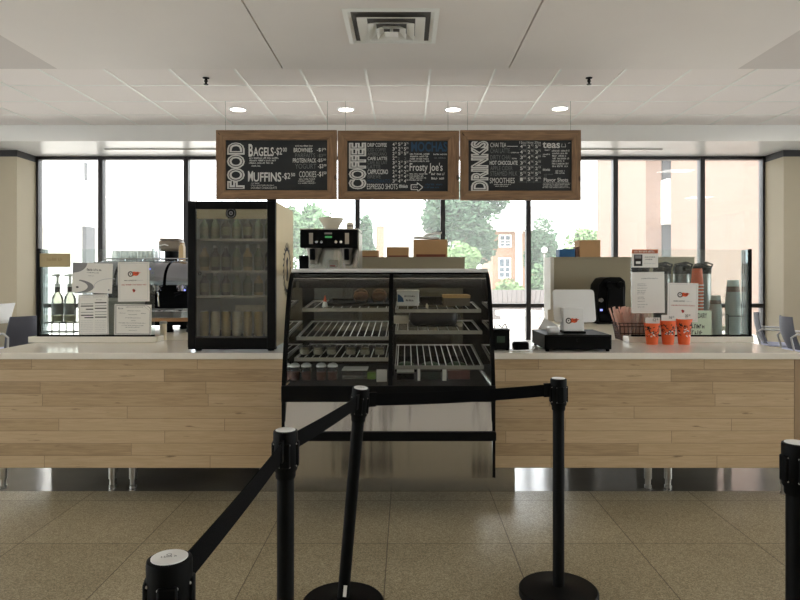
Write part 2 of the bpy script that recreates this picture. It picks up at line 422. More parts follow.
M_bottle = glassmat('clear_bottle_glass', (0.80, 0.82, 0.74, 1), ior=1.5, veil=0.10)
M_syrup = mat('pale_syrup_label', rgb(96, 100, 96), 0.5)
M_syr2 = mat('pale_yellow_syrup', rgb(196, 190, 140), 0.2, var=0.05)
M_fint = mat('fridge_liner', rgb(170, 174, 166), 0.5, var=0.05)
M_fblk = mat('fridge_black', rgb(8, 8, 9), 0.45, var=0.1, spec=0.14)
M_champ = mat('champagne_steel', rgb(198, 182, 142), 0.5, metal=0.6, var=0.06, scale=4, stretch=(1, 1, 0.3))
M_can = mat('gold_can', rgb(176, 154, 92), 0.35, metal=0.6, var=0.3, scale=30)
M_canw = mat('pale_can', rgb(206, 200, 172), 0.4, metal=0.2, var=0.25, scale=40)
M_canl = mat('can_lid', rgb(190, 190, 186), 0.3, metal=1.0)
M_drk = mat('dark_drink_bottle', rgb(64, 56, 40), 0.3, var=0.35, scale=30)
M_drk2 = mat('green_drink_bottle', rgb(98, 108, 78), 0.3, var=0.35, scale=30)
M_drk3 = mat('milky_drink_bottle', rgb(168, 150, 112), 0.35, var=0.3, scale=30)
M_lightbox = emis('dim_fridge_header_light', rgb(206, 190, 146), 0.17)
M_fridgefill = emis('added_fridge_fill', rgb(240, 246, 236), 3.6)
M_downl = emis('downlight_glow', (1.0, 0.93, 0.82, 1), 14.0)
M_troff = emis('light_panel_glow', (1.0, 0.96, 0.90, 1), 7.5)
M_bread = mat('brown_muffin_top', rgb(128, 88, 52), 0.8, var=0.4, scale=40, bump=0.6, bscale=90)
M_film = glassmat('wrap_film', (0.95, 0.95, 0.93, 1), ior=1.4, rough=0.05, veil=0.015)
M_casefill = emis('added_case_fill', rgb(255, 246, 230), 4.5)
M_jam = mat('dark_red_food', rgb(92, 40, 28), 0.6, var=0.4, scale=60)
M_parf = mat('parfait_cup', rgb(176, 170, 148), 0.4, var=0.12, scale=60)
M_gran = mat('granola', rgb(124, 110, 82), 0.8, var=0.4, scale=120)
M_green = mat('green_food', rgb(112, 150, 60), 0.6, var=0.3, scale=60)
M_bag = mat('black_plastic_bag', rgb(18, 18, 19), 0.3, var=0.2, bump=0.8, bscale=50)
M_pink = mat('pink_straw_wrap', rgb(240, 166, 146), 0.7, var=0.1, scale=50)
M_filter = mat('paper_filter', rgb(226, 216, 194), 0.9, var=0.04)
M_green_led = emis('green_display', (0.15, 0.6, 0.2, 1), 0.3)
M_blue_led = emis('blue_indicator', (0.25, 0.3, 1.0, 1), 1.6)
M_chairf = mat('slate_chair_shell', rgb(96, 98, 110), 0.6, var=0.06)
M_seat = mat('pale_blue_seat', rgb(196, 200, 226), 0.6)
M_chairm = mat('silver_tube', rgb(206, 206, 206), 0.3, metal=0.6)
M_table = mat('pale_table_top', rgb(226, 224, 218), 0.35)
M_hop = mat('smoked_hopper', rgb(142, 130, 116), 0.35, var=0.12)
M_woodk = mat('oak_strip', rgb(176, 132, 92), 0.5, var=0.15, scale=8, stretch=(1, 10, 10))
# exterior
M_conc = mat('pale_concrete', rgb(206, 202, 196), 0.9, var=0.06, scale=1.5)
M_ewhite = mat('white_render', rgb(236, 234, 230), 0.9, var=0.02, scale=0.6)
M_egrey = mat('grey_pier', rgb(64, 64, 68), 0.9, var=0.04)
M_brick = brickmat('tan_brick', rgb(124, 100, 88), rgb(134, 108, 94), rgb(132, 114, 102))
M_brick2 = brickmat('red_brick', rgb(136, 104, 84), rgb(148, 114, 92), rgb(150, 130, 112))
M_leafd = mat('dark_leaf', rgb(66, 94, 70), 0.8, var=0.35, scale=1.5)
M_leafm = mat('mid_leaf', rgb(86, 116, 80), 0.8, var=0.35, scale=1.5)
M_leafl = mat('light_leaf', rgb(116, 146, 96), 0.8, var=0.3, scale=1.5)
M_bark = mat('bark', rgb(92, 78, 64), 0.9, var=0.2, scale=9)
M_boards = mat('weathered_boards', rgb(116, 110, 110), 0.85, var=0.16, scale=2.0, stretch=(6, 6, 0.3))
M_darkwin = mat('dark_window_pane', rgb(92, 104, 116), 0.15)
M_pinkst = thinmat('pink_straws', rgb(255, 230, 220), 0.6)

def cedar(name, axis):
    m, nt, out = newmat(name)
    tc = N(nt, 'ShaderNodeTexCoord'); mp = N(nt, 'ShaderNodeMapping')
    mp.inputs['Scale'].default_value = (2.2, 20, 26) if axis == 'X' else (26, 20, 2.2)
    nt.links.new(tc.outputs['Object'], mp.inputs['Vector'])
    g = N(nt, 'ShaderNodeTexNoise'); g.inputs['Scale'].default_value = 1.5; g.inputs['Detail'].default_value = 6; g.inputs['Distortion'].default_value = 1.0
    nt.links.new(mp.outputs[0], g.inputs['Vector'])
    rp = N(nt, 'ShaderNodeValToRGB'); e = rp.color_ramp.elements
    e[0].position = 0.25; e[0].color = rgb(98, 73, 50); e[1].position = 0.8; e[1].color = rgb(160, 125, 90)
    nt.links.new(g.outputs['Fac'], rp.inputs[0])
    vo = N(nt, 'ShaderNodeTexVoronoi'); vo.inputs['Scale'].default_value = 3.4
    mp2 = N(nt, 'ShaderNodeMapping'); mp2.inputs['Scale'].default_value = (1, 1, 1.8) if axis == 'X' else (1.8, 1, 1)
    nt.links.new(tc.outputs['Object'], mp2.inputs['Vector']); nt.links.new(mp2.outputs[0], vo.inputs['Vector'])
    k = mth(nt, 'LESS_THAN', vo.outputs['Distance'], 0.13)
    mx = N(nt, 'ShaderNodeMix', data_type='RGBA'); nt.links.new(mth(nt, 'MULTIPLY', k, 0.8), mx.inputs['Factor']); nt.links.new(rp.outputs[0], mx.inputs['A'])
    mx.inputs['B'].default_value = rgb(52, 30, 18)
    b = N(nt, 'ShaderNodeBsdfPrincipled'); b.inputs['Roughness'].default_value = 0.55
    nt.links.new(mx.outputs['Result'], b.inputs['Base Color']); nt.links.new(b.outputs[0], out.inputs['Surface'])
    return m
M_cedx = cedar('cedar_along', 'X'); M_cedz = cedar('cedar_upright', 'Z')

# ================================================================== SETTING
CZ = 3.31                       # ceiling height
LX, RX, YB, YW = -8.5, 8.5, -5.0, 9.47
COLL, COLR, YC = -5.36, 5.20, 8.95
struct(MB().box(LX-.2, RX+.2, YB-.2, 4.15, -0.12, 0).build('floor', M_floor))
M_floor2 = mat('polished_service_floor', rgb(104, 100, 94), 0.15, var=0.15, scale=4)
struct(MB().box(LX-.2, RX+.2, 4.15, YW+.12, -0.12, 0).build('floor', M_floor2))
# plain drywall soffit over the queue, in three panels with shadow joints
YS = 6.06
xl, xr = WX(58, YS), WX(737, YS)
j1, j2 = WX(283, YS), WX(508.5, YS)
m = MB()
for a, b in ((xl, j1-.007), (j1+.007, j2-.007), (j2+.007, xr)): m.box(a, b, YB, YS, CZ-.012, CZ+.05)
vx0, vx1 = WX(341, 4.66), WX(440, 4.66)
ceil = struct(m.build('ceiling', M_ceil))
struct(MB().box(LX-.2, RX+.2, YB-.2, YW+.12, CZ+.05, CZ+.2).build('ceiling_deck', mat('dark_deck', rgb(40, 38, 36), .9), ceil))
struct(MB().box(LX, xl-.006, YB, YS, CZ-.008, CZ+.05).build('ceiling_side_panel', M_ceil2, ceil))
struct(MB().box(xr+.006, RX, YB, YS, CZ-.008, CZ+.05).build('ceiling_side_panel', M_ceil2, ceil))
struct(MB().box(LX, RX, YS, 8.36, CZ+.0, CZ+.05).build('ceiling_tiles', M_tile, ceil))
m = MB()
GX = 0.612; gx0 = WX(430, 6.18)
k = -14
while k < 15:
    x = gx0+k*GX
    if LX < x < RX: m.box(x-.011, x+.011, YS, 8.35, CZ-.006, CZ+.001)
    k += 1
for y in (6.61, 7.22, 7.83): m.box(LX, RX, y-.009, y+.009, CZ-.005, CZ+.001)
struct(m.build('ceiling_grid', M_grid, ceil))
struct(MB().box(LX, RX, 8.35, YW+.12, 3.10, CZ+.05).build('trim_1', M_bulk))         # bulkhead over the windows
m = MB()
for a, b in ((WX(105, 8.87), WX(330, 8.87)), (WX(470, 8.87), WX(662, 8.87))): m.box(a, b, 8.85, 8.89, 3.085, 3.10)
struct(m.build('trim_2', M_alu))                                                       # shade track on the bulkhead
wl = struct(MB().box(LX, COLL, YC, YW+.1, 0, 3.10).build('wall_left', M_wall))
wr = struct(MB().box(COLR, RX, YC, YW+.1, 0, 3.10).build('wall_right', M_wall))
struct(MB().box(LX, COLL+.008, YC-.008, YW, 3.01, 3.099).build('trim_3', M_band))
struct(MB().box(COLR-.008, RX, YC-.008, YW, 3.01, 3.099).build('trim_4', M_band))
WS0, WS1, WZ0, WZ1 = -4.4, 7.6, .45, 3.0
for nm, xa, xb in (('wall_far_left', LX-.2, LX), ('wall_far_right', RX, RX+.2)):
    m = MB(); m.box(xa, xb, YB-.2, YW+.1, 0, WZ0).box(xa, xb, YB-.2, YW+.1, WZ1, CZ+.05).box(xa, xb, YB-.2, WS0, WZ0, WZ1).box(xa, xb, WS1, YW+.1, WZ0, WZ1)
    struct(m.build(nm, M_wall))
for side, xc in ((0, LX-.1), (1, RX+.1)):  # unseen side windows added to bring fill daylight into the room
    for i in range(4):
        ya, yb = WS0+(WS1-WS0)*i/4, WS0+(WS1-WS0)*(i+1)/4; h_ = (yb-ya)/2
        t = bpy.data.objects.new('window_%d' % (10+side*4+i), None); COL.objects.link(t); t.location = (xc, (ya+yb)/2, WZ0); t['kind'] = 'structure'
        hz = WZ1-WZ0
        m = MB().box(-.05, .05, -h_, -h_+.05, 0, hz).box(-.05, .05, h_-.05, h_, 0, hz).box(-.05, .05, -h_+.05, h_-.05, 0, .06).box(-.05, .05, -h_+.05, h_-.05, hz-.06, hz)
        struct(m.build('window_frame', M_frame, t)); struct(MB().box(-.004, .004, -h_+.05, h_-.05, .06, hz-.06).build('window_pane', M_glassw, t))
struct(MB().box(LX-.2, RX+.2, YB-.2, YB, 0, CZ+.05).build('wall_back', M_ceil))
# windows
mx_ = [COLL+.0, -4.429, -3.19, -1.945, -.705, .533, 1.777, 3.038, 4.298, COLR]
TZ = .936
for i in range(9):
    a, b = mx_[i], mx_[i+1]
    t = thing('window_%d' % (i+1), 'tall window', 'window', ((a+b)/2, YW, 0)); del t['label']; del t['category']; t['kind'] = 'structure'
    hw = (b-a)/2; q = .034
    m = MB()
    m.box(-hw, -hw+q, -.06, .06, 0, 3.10); m.box(hw-q, hw, -.06, .06, 0, 3.10)
    m.box(-hw+q, hw-q, -.055, .055, 3.055, 3.10); m.box(-hw+q, hw-q, -.055, .055, TZ-.03, TZ+.03); m.box(-hw+q, hw-q, -.055, .055, 0, .09)
    struct(m.build('window_frame', M_frame, t, bevel=.004))
    struct(MB().box(-hw+q, hw-q, -.004, .004, TZ+.03, 3.055).build('upper_pane', M_glassw, t))
    struct(MB().box(-hw+q, hw-q, -.004, .004, .09, TZ-.03).build('lower_pane', M_glassw, t))

# ceiling fittings
def downlight(px, py, label):
    d = F*(CZ-H)/(VY-py)
    t = thing('downlight', label, 'light', (WX(px, d), d, CZ), group=None)
    MB().lathe([(.085, .0), (.085, -.012), (.105, -.006), (.105, .002)], n=28, cap0=False, cap1=False).build('trim_ring', M_white, t)
    MB().lathe([(.083, -.006), (.083, -.002)], n=28).build('lens', M_downl, t)
    return t
downlight(238, 109, 'round recessed downlight above the food menu board')
downlight(346, 109, 'round recessed downlight above the coffee menu board')
downlight(453, 109, 'round recessed downlight above the gap between coffee and drinks boards')
downlight(560, 108, 'round recessed downlight above the right end of the drinks menu board')
def troffer(x, y, label):
    t = thing('light_panel', label, 'light', (x, y, CZ-.013))
    MB().box(-.32, .32, -.32, -.3, -.012, .0).box(-.32, .32, .3, .32, -.012, .0).box(-.32, -.3, -.3, .3, -.012, 0).box(.3, .32, -.3, .3, -.012, 0).build('frame', M_white, t)
    MB().box(-.3, .3, -.3, .3, -.006, 0).build('diffuser', M_troff, t)
for x, y, l in TROFFERS:
    troffer(x, y, l)
for px, l in ((206, 'small dark sprinkler head on ceiling tiles above the food board'), (589, 'small dark sprinkler head on ceiling tiles beside the drinks board')):
    d = 6.36
    t = thing('sprinkler_head', l, 'sprinkler', (WX(px, d), d, CZ))
    MB().lathe([(.034, .004), (.032, -.006), (.014, -.010)], n=16).build('escutcheon', M_black, t)
    MB().cyl((0, 0, -.006), (0, 0, -.062), .013, .010, 10).tube([(-.013, 0, -.02), (-.017, 0, -.035), (0, 0, -.055)], .003).tube([(.013, 0, -.02), (.017, 0, -.035), (0, 0, -.055)], .003).build('body', M_black, t)
    MB().lathe([(.024, -.062), (.024, -.066)], n=14).build('deflector', M_black, t)
# air vent
vy0, vy1 = 4.68, 5.37
t = thing('ceiling_vent', 'square white air vent with nested louvres in the plain ceiling', 'vent', ((vx0+vx1)/2, (vy0+vy1)/2, CZ-.012))
def frustum_ring(m, r0, r1, z0, z1, th=.004, w=1.0):
    """a sloping square collar from half size r0 at z0 to r1 at z1"""
    c = [(-1, -1), (1, -1), (1, 1), (-1, 1)]
    R = [[(r*a, r*b, z) for a, b in c] for r, z in ((r0, z0), (r1, z1), (r1-th, z1+th), (r0-th, z0+th))]
    vs = [p for r in R for p in r]; fs = []
    for i in range(4):
        for j in range(4):
            k2 = (j+1) % 4; ii = (i+1) % 4
            fs.append((i*4+j, i*4+k2, ii*4+k2, ii*4+j))
    m.add(vs, fs)
hw = (vx1-vx0)/2
m = MB(); frustum_ring(m, hw, hw-.035, -.002, -.014); frustum_ring(m, hw-.035, hw-.06, -.014, -.002); m.build('frame', M_grid, t)
MB().box(-hw+.05, hw-.05, -hw+.05, hw-.05, -.001, .0).build('throat', mat('duct_grey', rgb(88, 84, 78), .7), t)
for a, b, z0, z1 in ((.255, .185, -.028, -.008), (.175, .12, -.044, -.014), (.11, .065, -.056, -.02)):
    m = MB(); frustum_ring(m, a, b, z0, z1); m.build('louvre', M_grid, t)
MB().box(-.05, .05, -.05, .05, -.062, -.056).box(-.012, .012, -.012, .012, -.056, -.001).build('core', M_grid, t)

# ================================================================== MENU BOARDS
BD = 7.2
class BMarks(Marks):
    """marks given in pixels of the photograph"""
    def at(s, x0, y0, sc): s.x0, s.y0, s.sc = x0, y0, sc; return s
    def uv(s, x, y): return ((s.x0+x/s.sc-VX)*BD/F, H-(s.y0+y/s.sc-VY)*BD/F)
    def TX(s, t, x0, y0, x1, y1, m=0, off=0.0, rot=False, l=1.0):
        s.m = m; a = s.uv(x0, y1); b = s.uv(x1, y0); return s.text(t, a[0], a[1], b[0], b[1], off, rot, l)
    def S(s, x0, y0, x1, y1, m=0, n=1):
        s.m = m
        for i in range(n):
            ya, yb = y0+(y1-y0)*i/n, y0+(y1-y0)*(i+.78)/n
            a = s.uv(x0+random.uniform(-4, 4), yb); b = s.uv(x1-random.uniform(0, 40)*(i > 0), ya); s.scribble(a[0], a[1], b[0], b[1])
        return s
    def L(s, x0, y0, x1, y1, w, m=0):
        s.m = m; return s.line(s.uv(x0, y0), s.uv(x1, y1), w)
    def BIG(s, t, x0, y0, x1, y1):
        s.TX(t, x0, y0, x1, y1, 0, .06, True, 1.0)
        s.TX(t, x0+12, y0+7, x1-12, y1-7, 3, -.026, True, 1.6)
def board(px0, px1, py0, py1, ix0, ix1, iy0, iy1, label, fill, wires):
    x0, x1, z0, z1 = WX(px0, BD), WX(px1, BD), WZ(py1, BD), WZ(py0, BD)
    a0, a1, b0, b1 = WX(ix0, BD), WX(ix1, BD), WZ(iy1, BD), WZ(iy0, BD)
    org = Vector(((x0+x1)/2, BD, z0))
    t = thing('menu_board', label, 'menu board', org)
    MB().box(a0-.01, a1+.01, BD-.004, BD+.012, b0-.01, b1+.01).build('chalkboard', M_board, t, org)
    def mitre(p): return MB().prism(p, 'Y', BD-.026, BD+.022)
    mitre([(x0, z1), (a0, b1), (a1, b1), (x1, z1)]).build('frame_rail', M_cedx, t, org, bevel=.004)
    mitre([(x0, z0), (x1, z0), (a1, b0), (a0, b0)]).build('frame_rail', M_cedx, t, org, bevel=.004)
    mitre([(x0, z0), (a0, b0), (a0, b1), (x0, z1)]).build('frame_stile', M_cedz, t, org, bevel=.004)
    mitre([(x1, z0), (x1, z1), (a1, b1), (a1, b0)]).build('frame_stile', M_cedz, t, org, bevel=.004)
    for w in wires:
        MB().cyl((WX(w, BD), BD, z1-.01), (WX(w, BD), BD, CZ-.004), .0028, n=6).build('hanging_wire', M_alu, t, org)
    k = BMarks((0, BD-.004, 0), lift=.0012); fill(k)
    k.build('lettering', [M_chalk, M_chalkg, M_chalkb, M_board], t, org, smooth=False)
    return t
def price(k, s, x0, y0, x1, y1, sup, m=0):
    w = x1-x0
    k.TX(s, x0, y0, x0+w*.62, y1, m, .01); k.TX(sup, x0+w*.68, y0, x1, y0+(y1-y0)*.5, m, .01)
def food(k):
    k.at(225, 135, 7.27)
    k.BIG('FOOD', 15, 55, 145, 392)
    k.TX('B', 172, 66, 205, 158, 0, .03); k.TX('AGELS', 207, 90, 355, 155, 0, .02); price(k, '-$2', 360, 92, 450, 152, '00')
    k.S(180, 160, 390, 214, 0, 3); k.S(196, 218, 258, 234, 0, 1)
    k.TX('M', 168, 262, 205, 338, 0, .03); k.TX('UFFINS', 208, 272, 410, 340, 0, .02); price(k, '-$2', 416, 276, 510, 326, '50')
    k.S(190, 344, 252, 358, 0, 1); k.S(190, 360, 360, 372, 0, 1); k.TX('DOUBLE CHOCOLATE', 190, 376, 378, 392, 0)
    k.S(515, 73, 640, 88, 0, 1)
    k.TX('BROWNIES', 500, 94, 636, 126, 0, .01); price(k, '-$1', 668, 96, 735, 124, '75')
    k.TX('PARFAITS', 510, 134, 656, 164, 1); price(k, '-$3', 672, 138, 735, 164, '50', 1)
    k.TX('PROTEIN PACK', 494, 170, 664, 202, 0, .01); price(k, '-$5', 668, 172, 735, 200, '00')
    k.TX('YOGURT', 510, 210, 664, 246, 1); price(k, '-$3', 676, 212, 738, 246, '00')
    k.TX('COOKIES', 540, 264, 664, 308, 0, .0); price(k, '-$1', 672, 266, 738, 306, '50')
    k.S(536, 314, 662, 358, 0, 3)
board(216.5, 337, 130.5, 199.5, 226, 327.5, 140.3, 190.5, 'wood-framed chalkboard menu headed FOOD listing bagels and muffins', food, (225.5, 327.5))
def coffee(k):
    k.at(340, 135, 6.667)
    k.BIG('COFFEE', 58, 52, 176, 362)
    rows = [('DRIP COFFEE', 54, 80, 312, 0), ('ICED COFFEE', 88, 110, 306, 1), ('AMERICANO', 116, 138, 312, 1), ('CAFE LATTE', 146, 168, 314, 0), ('CAFE AU LAIT', 172, 196, 316, 1), ('LATTE', 200, 224, 270, 1), ('CAPPUCCINO', 230, 262, 320, 0), ('BREVE', 266, 290, 272, 1), ('MACCHIATO', 296, 318, 334, 2)]
    for s, y0, y1, x1, m in rows: k.TX(s, 184, y0, x1, y1, m, .012 if m == 0 else 0)
    k.TX('ESPRESSO SHOTS', 180, 326, 384, 362, 0, .0); k.S(392, 328, 458, 360, 0, 1)
    for r in range(9):
        y = 52+r*30.5
        for c in range(3):
            if r == 3 and c > 0: k.TX('2', 384+(c-1)*44, y+4, 398+(c-1)*44, y+24, 1)
            else: k.TX(random.choice('2345'), 350+c*38, y, 364+c*38, y+22, 0, .01); k.TX(random.choice(('25', '50', '75')), 366+c*38, y-2, 380+c*38, y+10, 0)
    k.TX('MOCHAS', 474, 46, 716, 112, 2, .03)
    k.S(466, 120, 600, 184, 0, 4); k.S(622, 122, 716, 138, 0, 1); k.S(626, 146, 712, 162, 1, 1)
    k.TX('Frosty Joe\'s', 464, 186, 684, 256, 0, .01)
    k.S(464, 254, 588, 308, 0, 4); k.S(612, 252, 704, 272, 0, 1); k.S(612, 280, 700, 302, 0, 1)
    for a, b in (((474, 332), (516, 332)), ((516, 332), (514, 318)), ((514, 318), (552, 348)), ((552, 348), (518, 378)), ((518, 378), (518, 364)), ((518, 364), (474, 364)), ((474, 364), (474, 332))): k.L(a[0], a[1], b[0], b[1], .010)
    k.S(484, 342, 520, 356, 0, 1)
    k.S(566, 322, 690, 360, 2, 2)
board(338, 459, 131, 199.5, 347.3, 447.8, 141, 191.5, 'wood-framed chalkboard menu headed COFFEE, middle board of the hanging row', coffee, (345.5, 448))
def drinks(k):
    k.at(460, 135, 6.667)
    k.BIG('DRINKS', 72, 40, 190, 374)
    k.TX('CHAI TEA', 202, 52, 308, 82, 0, .0); k.L(314, 76, 386, 76, .006)
    k.TX('CHAI LATTE', 202, 90, 332, 122, 1); k.S(340, 112, 392, 124, 0, 1)
    k.TX('DIRTY CHAI', 202, 134, 334, 164, 1); k.S(344, 150, 384, 166, 0, 1)
    k.TX('HOT CHOCOLATE', 198, 172, 384, 200, 0, .02)
    k.TX('APPLE CIDER', 202, 208, 350, 236, 1); k.TX('STEAMED MILK', 202, 242, 382, 272, 1)
    k.TX('SMOOTHIES', 198, 286, 364, 322, 0, .0); k.S(226, 326, 338, 336, 0, 1); k.S(240, 338, 322, 347, 0, 1)
    for c, h in enumerate(('12oz', '16oz', '20oz')): k.TX(h, 396+c*50, 42, 438+c*50, 58, 0)
    for r in range(7):
        y = 66+r*36.5
        for c in range(3):
            k.TX(random.choice('2345') if r < 6 or c else '-', 400+c*50, y, 418+c*50, y+22, 0, .01); k.TX(random.choice(('25', '50', '75')), 421+c*50, y-3, 438+c*50, y+9, 0)
        k.L(390, y+29, 542, y+29, .003, 1)
    for x in (442, 492): k.L(x, 42, x, 322, .003, 1)
    k.TX('teas', 550, 46, 666, 88, 0, .02); k.L(676, 80, 704, 80, .005); k.L(676, 80, 680, 58, .005); k.L(704, 80, 700, 58, .005); k.L(720, 56, 734, 52, .007)
    k.S(562, 96, 608, 108, 0, 1); k.S(550, 124, 604, 150, 0, 2)
    k.S(616, 98, 732, 218, 0, 7); k.S(556, 224, 612, 244, 0, 1); k.S(636, 234, 700, 262, 0, 2); k.S(560, 258, 622, 280, 1, 2)
    k.TX('Flavor Shots', 558, 286, 720, 312, 0, .01); k.S(554, 316, 736, 356, 0, 4)
board(460, 580.5, 130.5, 200.5, 468.3, 571.5, 140.5, 191, 'wood-framed chalkboard menu headed DRINKS listing chai, cocoa and smoothies', drinks, (467.5, 570.5))

# ================================================================== COUNTER
ZT = .903
def counter(x0, x1, legs, label):
    org = Vector(((x0+x1)/2, 4.0, 0))
    t = thing('service_counter', label, 'counter', org)
    MB().box(x0, x1, 4.0, 4.02, .192, .862).build('front_panel', M_wood, t, None if False else org, bevel=.002)
    return t, org
# left run of counter
tL, oL = counter(-2.60, -.72, None, 'maple plank counter front holding the drinks fridge')
m = MB().box(-2.46, -1.86, 4.16, 4.70, .195, .86).build('cabinet_body', M_blackm, tL, oL)
m = MB().box(-1.83, -.80, 4.16, 4.70, .195, .86).build('cabinet_body', M_blackm, tL, oL)
def leg(t, org, x, y=4.22):
    MB().lathe([(.024, .196), (.024, .06), (.018, .055), (.018, .02), (.023, .016), (.023, 0)], x, y, 0, 16).build('leg', M_steel, t, org)
for px in (112.5, 133): leg(tL, oL, WX(px, 4.22))
leg(tL, oL, WX(3, 4.22))
tR, oR = counter(.53, 2.388, None, 'maple plank counter front below the card reader and orange cups')
MB().box(2.391, 2.43, 4.0, 4.70, .192, .862).build('end_panel', M_maplee, tR, oR)
MB().box(1.12, 1.60, 4.16, 4.70, .195, .86).build('cabinet_body', M_blackm, tR, oR)
MB().box(1.64, 2.06, 4.16, 4.70, .195, .86).build('cabinet_body', M_blackm, tR, oR)
for px in (648, 668): leg(tR, oR, WX(px, 4.22))
leg(tR, oR, 2.385, 4.1)
tag(MB().box(-2.62, -.722, 3.975, 4.76, .864, ZT).build('countertop', M_slab, bevel=.004), 'white stone countertop slab under the drinks fridge', 'countertop')
tag(MB().box(.525, 2.44, 3.975, 4.76, .864, ZT).build('countertop', M_slab, bevel=.004), 'white stone countertop slab under the register and orange cups', 'countertop')
# ================================================================== BACK BAR
def table_counter(name, label, x0, x1, y0, y1, legs_at, splash=None, top=M_cream, cab=None, cabm=None):
    org = Vector(((x0+x1)/2, (y0+y1)/2, 0))
    t = thing(name, label, 'counter', org)
    MB().box(x0, x1, y0, y1, ZT-.04, ZT).build('top', top, t, org, bevel=.003)
    for x, y in legs_at: MB().box(x-.02, x+.02, y-.02, y+.02, 0, ZT-.04).build('leg', M_steel, t, org)
    if cab: MB().box(*cab, .02, ZT-.042).build('cabinet', cabm or M_tan, t, org)
    if splash: MB().box(*splash).build('backsplash', top, t, org)
    return t
table_counter('side_counter', 'cream side counter running back from the countertop under the espresso machine', -2.62, -1.45, 4.77, 6.0, ((-2.58, 4.85), (-1.48, 5.96), (-2.58, 5.96)), cab=(-2.61, -1.52, 4.78, 5.9))
table_counter('side_counter', 'cream side counter running back behind the card reader and straw basket', 1.46, 2.46, 4.77, 6.02, ((2.40, 4.85), (1.49, 5.96), (2.40, 5.96)), cab=(1.70, 2.3, 4.80, 5.9))
table_counter('back_counter', 'back counter behind the display case carrying the coffee brewer', -1.6, .58, 6.03, 6.72, ((.5, 6.1), (.5, 6.65)), cab=(-1.58, .42, 6.08, 6.70), cabm=mat('dark_cabinet_front', rgb(70, 64, 54), .5))
t = table_counter('back_counter', 'cream back counter carrying the black twin-knob machine', 1.46, 3.0, 6.03, 6.72, ((2.9, 6.1), (1.52, 6.65)), cab=(1.9, 2.85, 6.10, 6.68), splash=None)
struct(MB().box(1.47, 3.0, 6.735, 6.755, ZT, 1.02).build('backsplash_trim', M_cream))  # backsplash of the cream back counter, built as its own part
ZP = WZ(257, 6.76)
def half_wall(x0, x1, label, edge):
    org = Vector(((x0+x1)/2, 6.75, 0)); t = thing('half_wall', label, 'partition', org)
    MB().box(x0, x1, 6.76, 7.04, 0, ZP-.012).build('panel', M_tan, t, org)
    MB().box(x0, x1, 6.75, 7.05, ZP-.012, ZP).build('cap', M_tan, t, org)
    if edge: MB().box(x0-.035, x0, 6.745, 7.05, 0, ZP).build('end_post', M_tanl, t, org)
half_wall(-.9, WX(464.7, 6.76), 'taupe half wall behind the display case with cardboard boxes on it', False)
half_wall(WX(553.5, 6.76), 3.0, 'taupe half wall behind the register with a blue box on it', True)
def carton(name, px0, px1, py0, d, depth, mt, label, tape=True, group=None):
    x0, x1 = WX(px0, d), WX(px1, d); org = Vector(((x0+x1)/2, d+depth/2, ZP)); h = WZ(py0, d)-ZP
    t = thing(name, label, 'box', org)
    MB().box(x0, x1, d, d+depth, ZP, ZP+h-.004).build('body', mt, t, org, bevel=.003)
    mm = MB().box(x0-.001, (x0+x1)/2-.001, d-.001, d+depth, ZP+h-.004, ZP+h).box((x0+x1)/2+.001, x1+.001, d-.001, d+depth, ZP+h-.004, ZP+h)
    mm.build('flaps', mt, t, org)
    if tape:
        MB().box(x0-.0015, x1+.0015, d+depth*.42, d+depth*.58, ZP+h-.03, ZP+h+.0006).build('tape', M_tape, t, org)
        k = Marks((x0, d, ZP)); k.quad((x1-x0)*.08, .002, (x1-x0)*.95, h*.16); k.build('print', M_cardd, t, org)
    return t
carton('cardboard_box', 386.5, 409, 247, 6.80, .2, M_card, 'small cardboard box on the half wall beside the larger papers-topped box')
carton('cardboard_box', 413.5, 447.5, 239.5, 6.80, .22, M_card, 'large cardboard box with white papers on top, on the half wall behind the case')
carton('cardboard_box', 579.5, 600.5, 240, 6.80, .22, M_card, 'tan cardboard box beside the blue box on the half wall', False)
carton('flat_box', 361, 378, 250.5, 6.80, .2, M_card, 'low cardboard box on the half wall next to the coffee brewer')
carton('blue_box', 559.5, 575, 249, 6.80, .16, M_bluebox, 'blue box on the half wall behind the register', False)
carton('brown_box', 575.6, 578.6, 247.3, 6.80, .1, mat('dark_brown_card', rgb(92, 62, 48), .8), 'thin dark brown box between the blue box and tan box', False)
zb = WZ(239.5, 6.8)
org = Vector((WX(430, 6.8), 6.9, zb))
for i, (a0, a1, zo, rot, lb) in enumerate(((414, 440, 0.012, .03, 'white paper sheets lying flat on the large cardboard box'), (424, 442, .052, -.18, 'tilted white folder propped on papers over the large cardboard box'))):
    t = thing('paper_stack', lb, 'paper', (WX((a0+a1)/2, 6.8), 6.9, zb+zo))
    m = MB(); hw = (WX(a1, 6.8)-WX(a0, 6.8))/2
    m.T = Matrix.Rotation(rot, 4, 'Y')
    m.box(-hw, hw, -.09, .09, 0, .012); m.box(-hw+.01, hw-.02, -.085, .085, .012, .02)
    m.build('sheets', M_paper, t)
    if i: m = MB(); m.T = Matrix.Rotation(rot, 4, 'Y'); m.box(hw-.06, hw+.01, -.08, .08, .02, .026); m.build('clip', M_black, t)

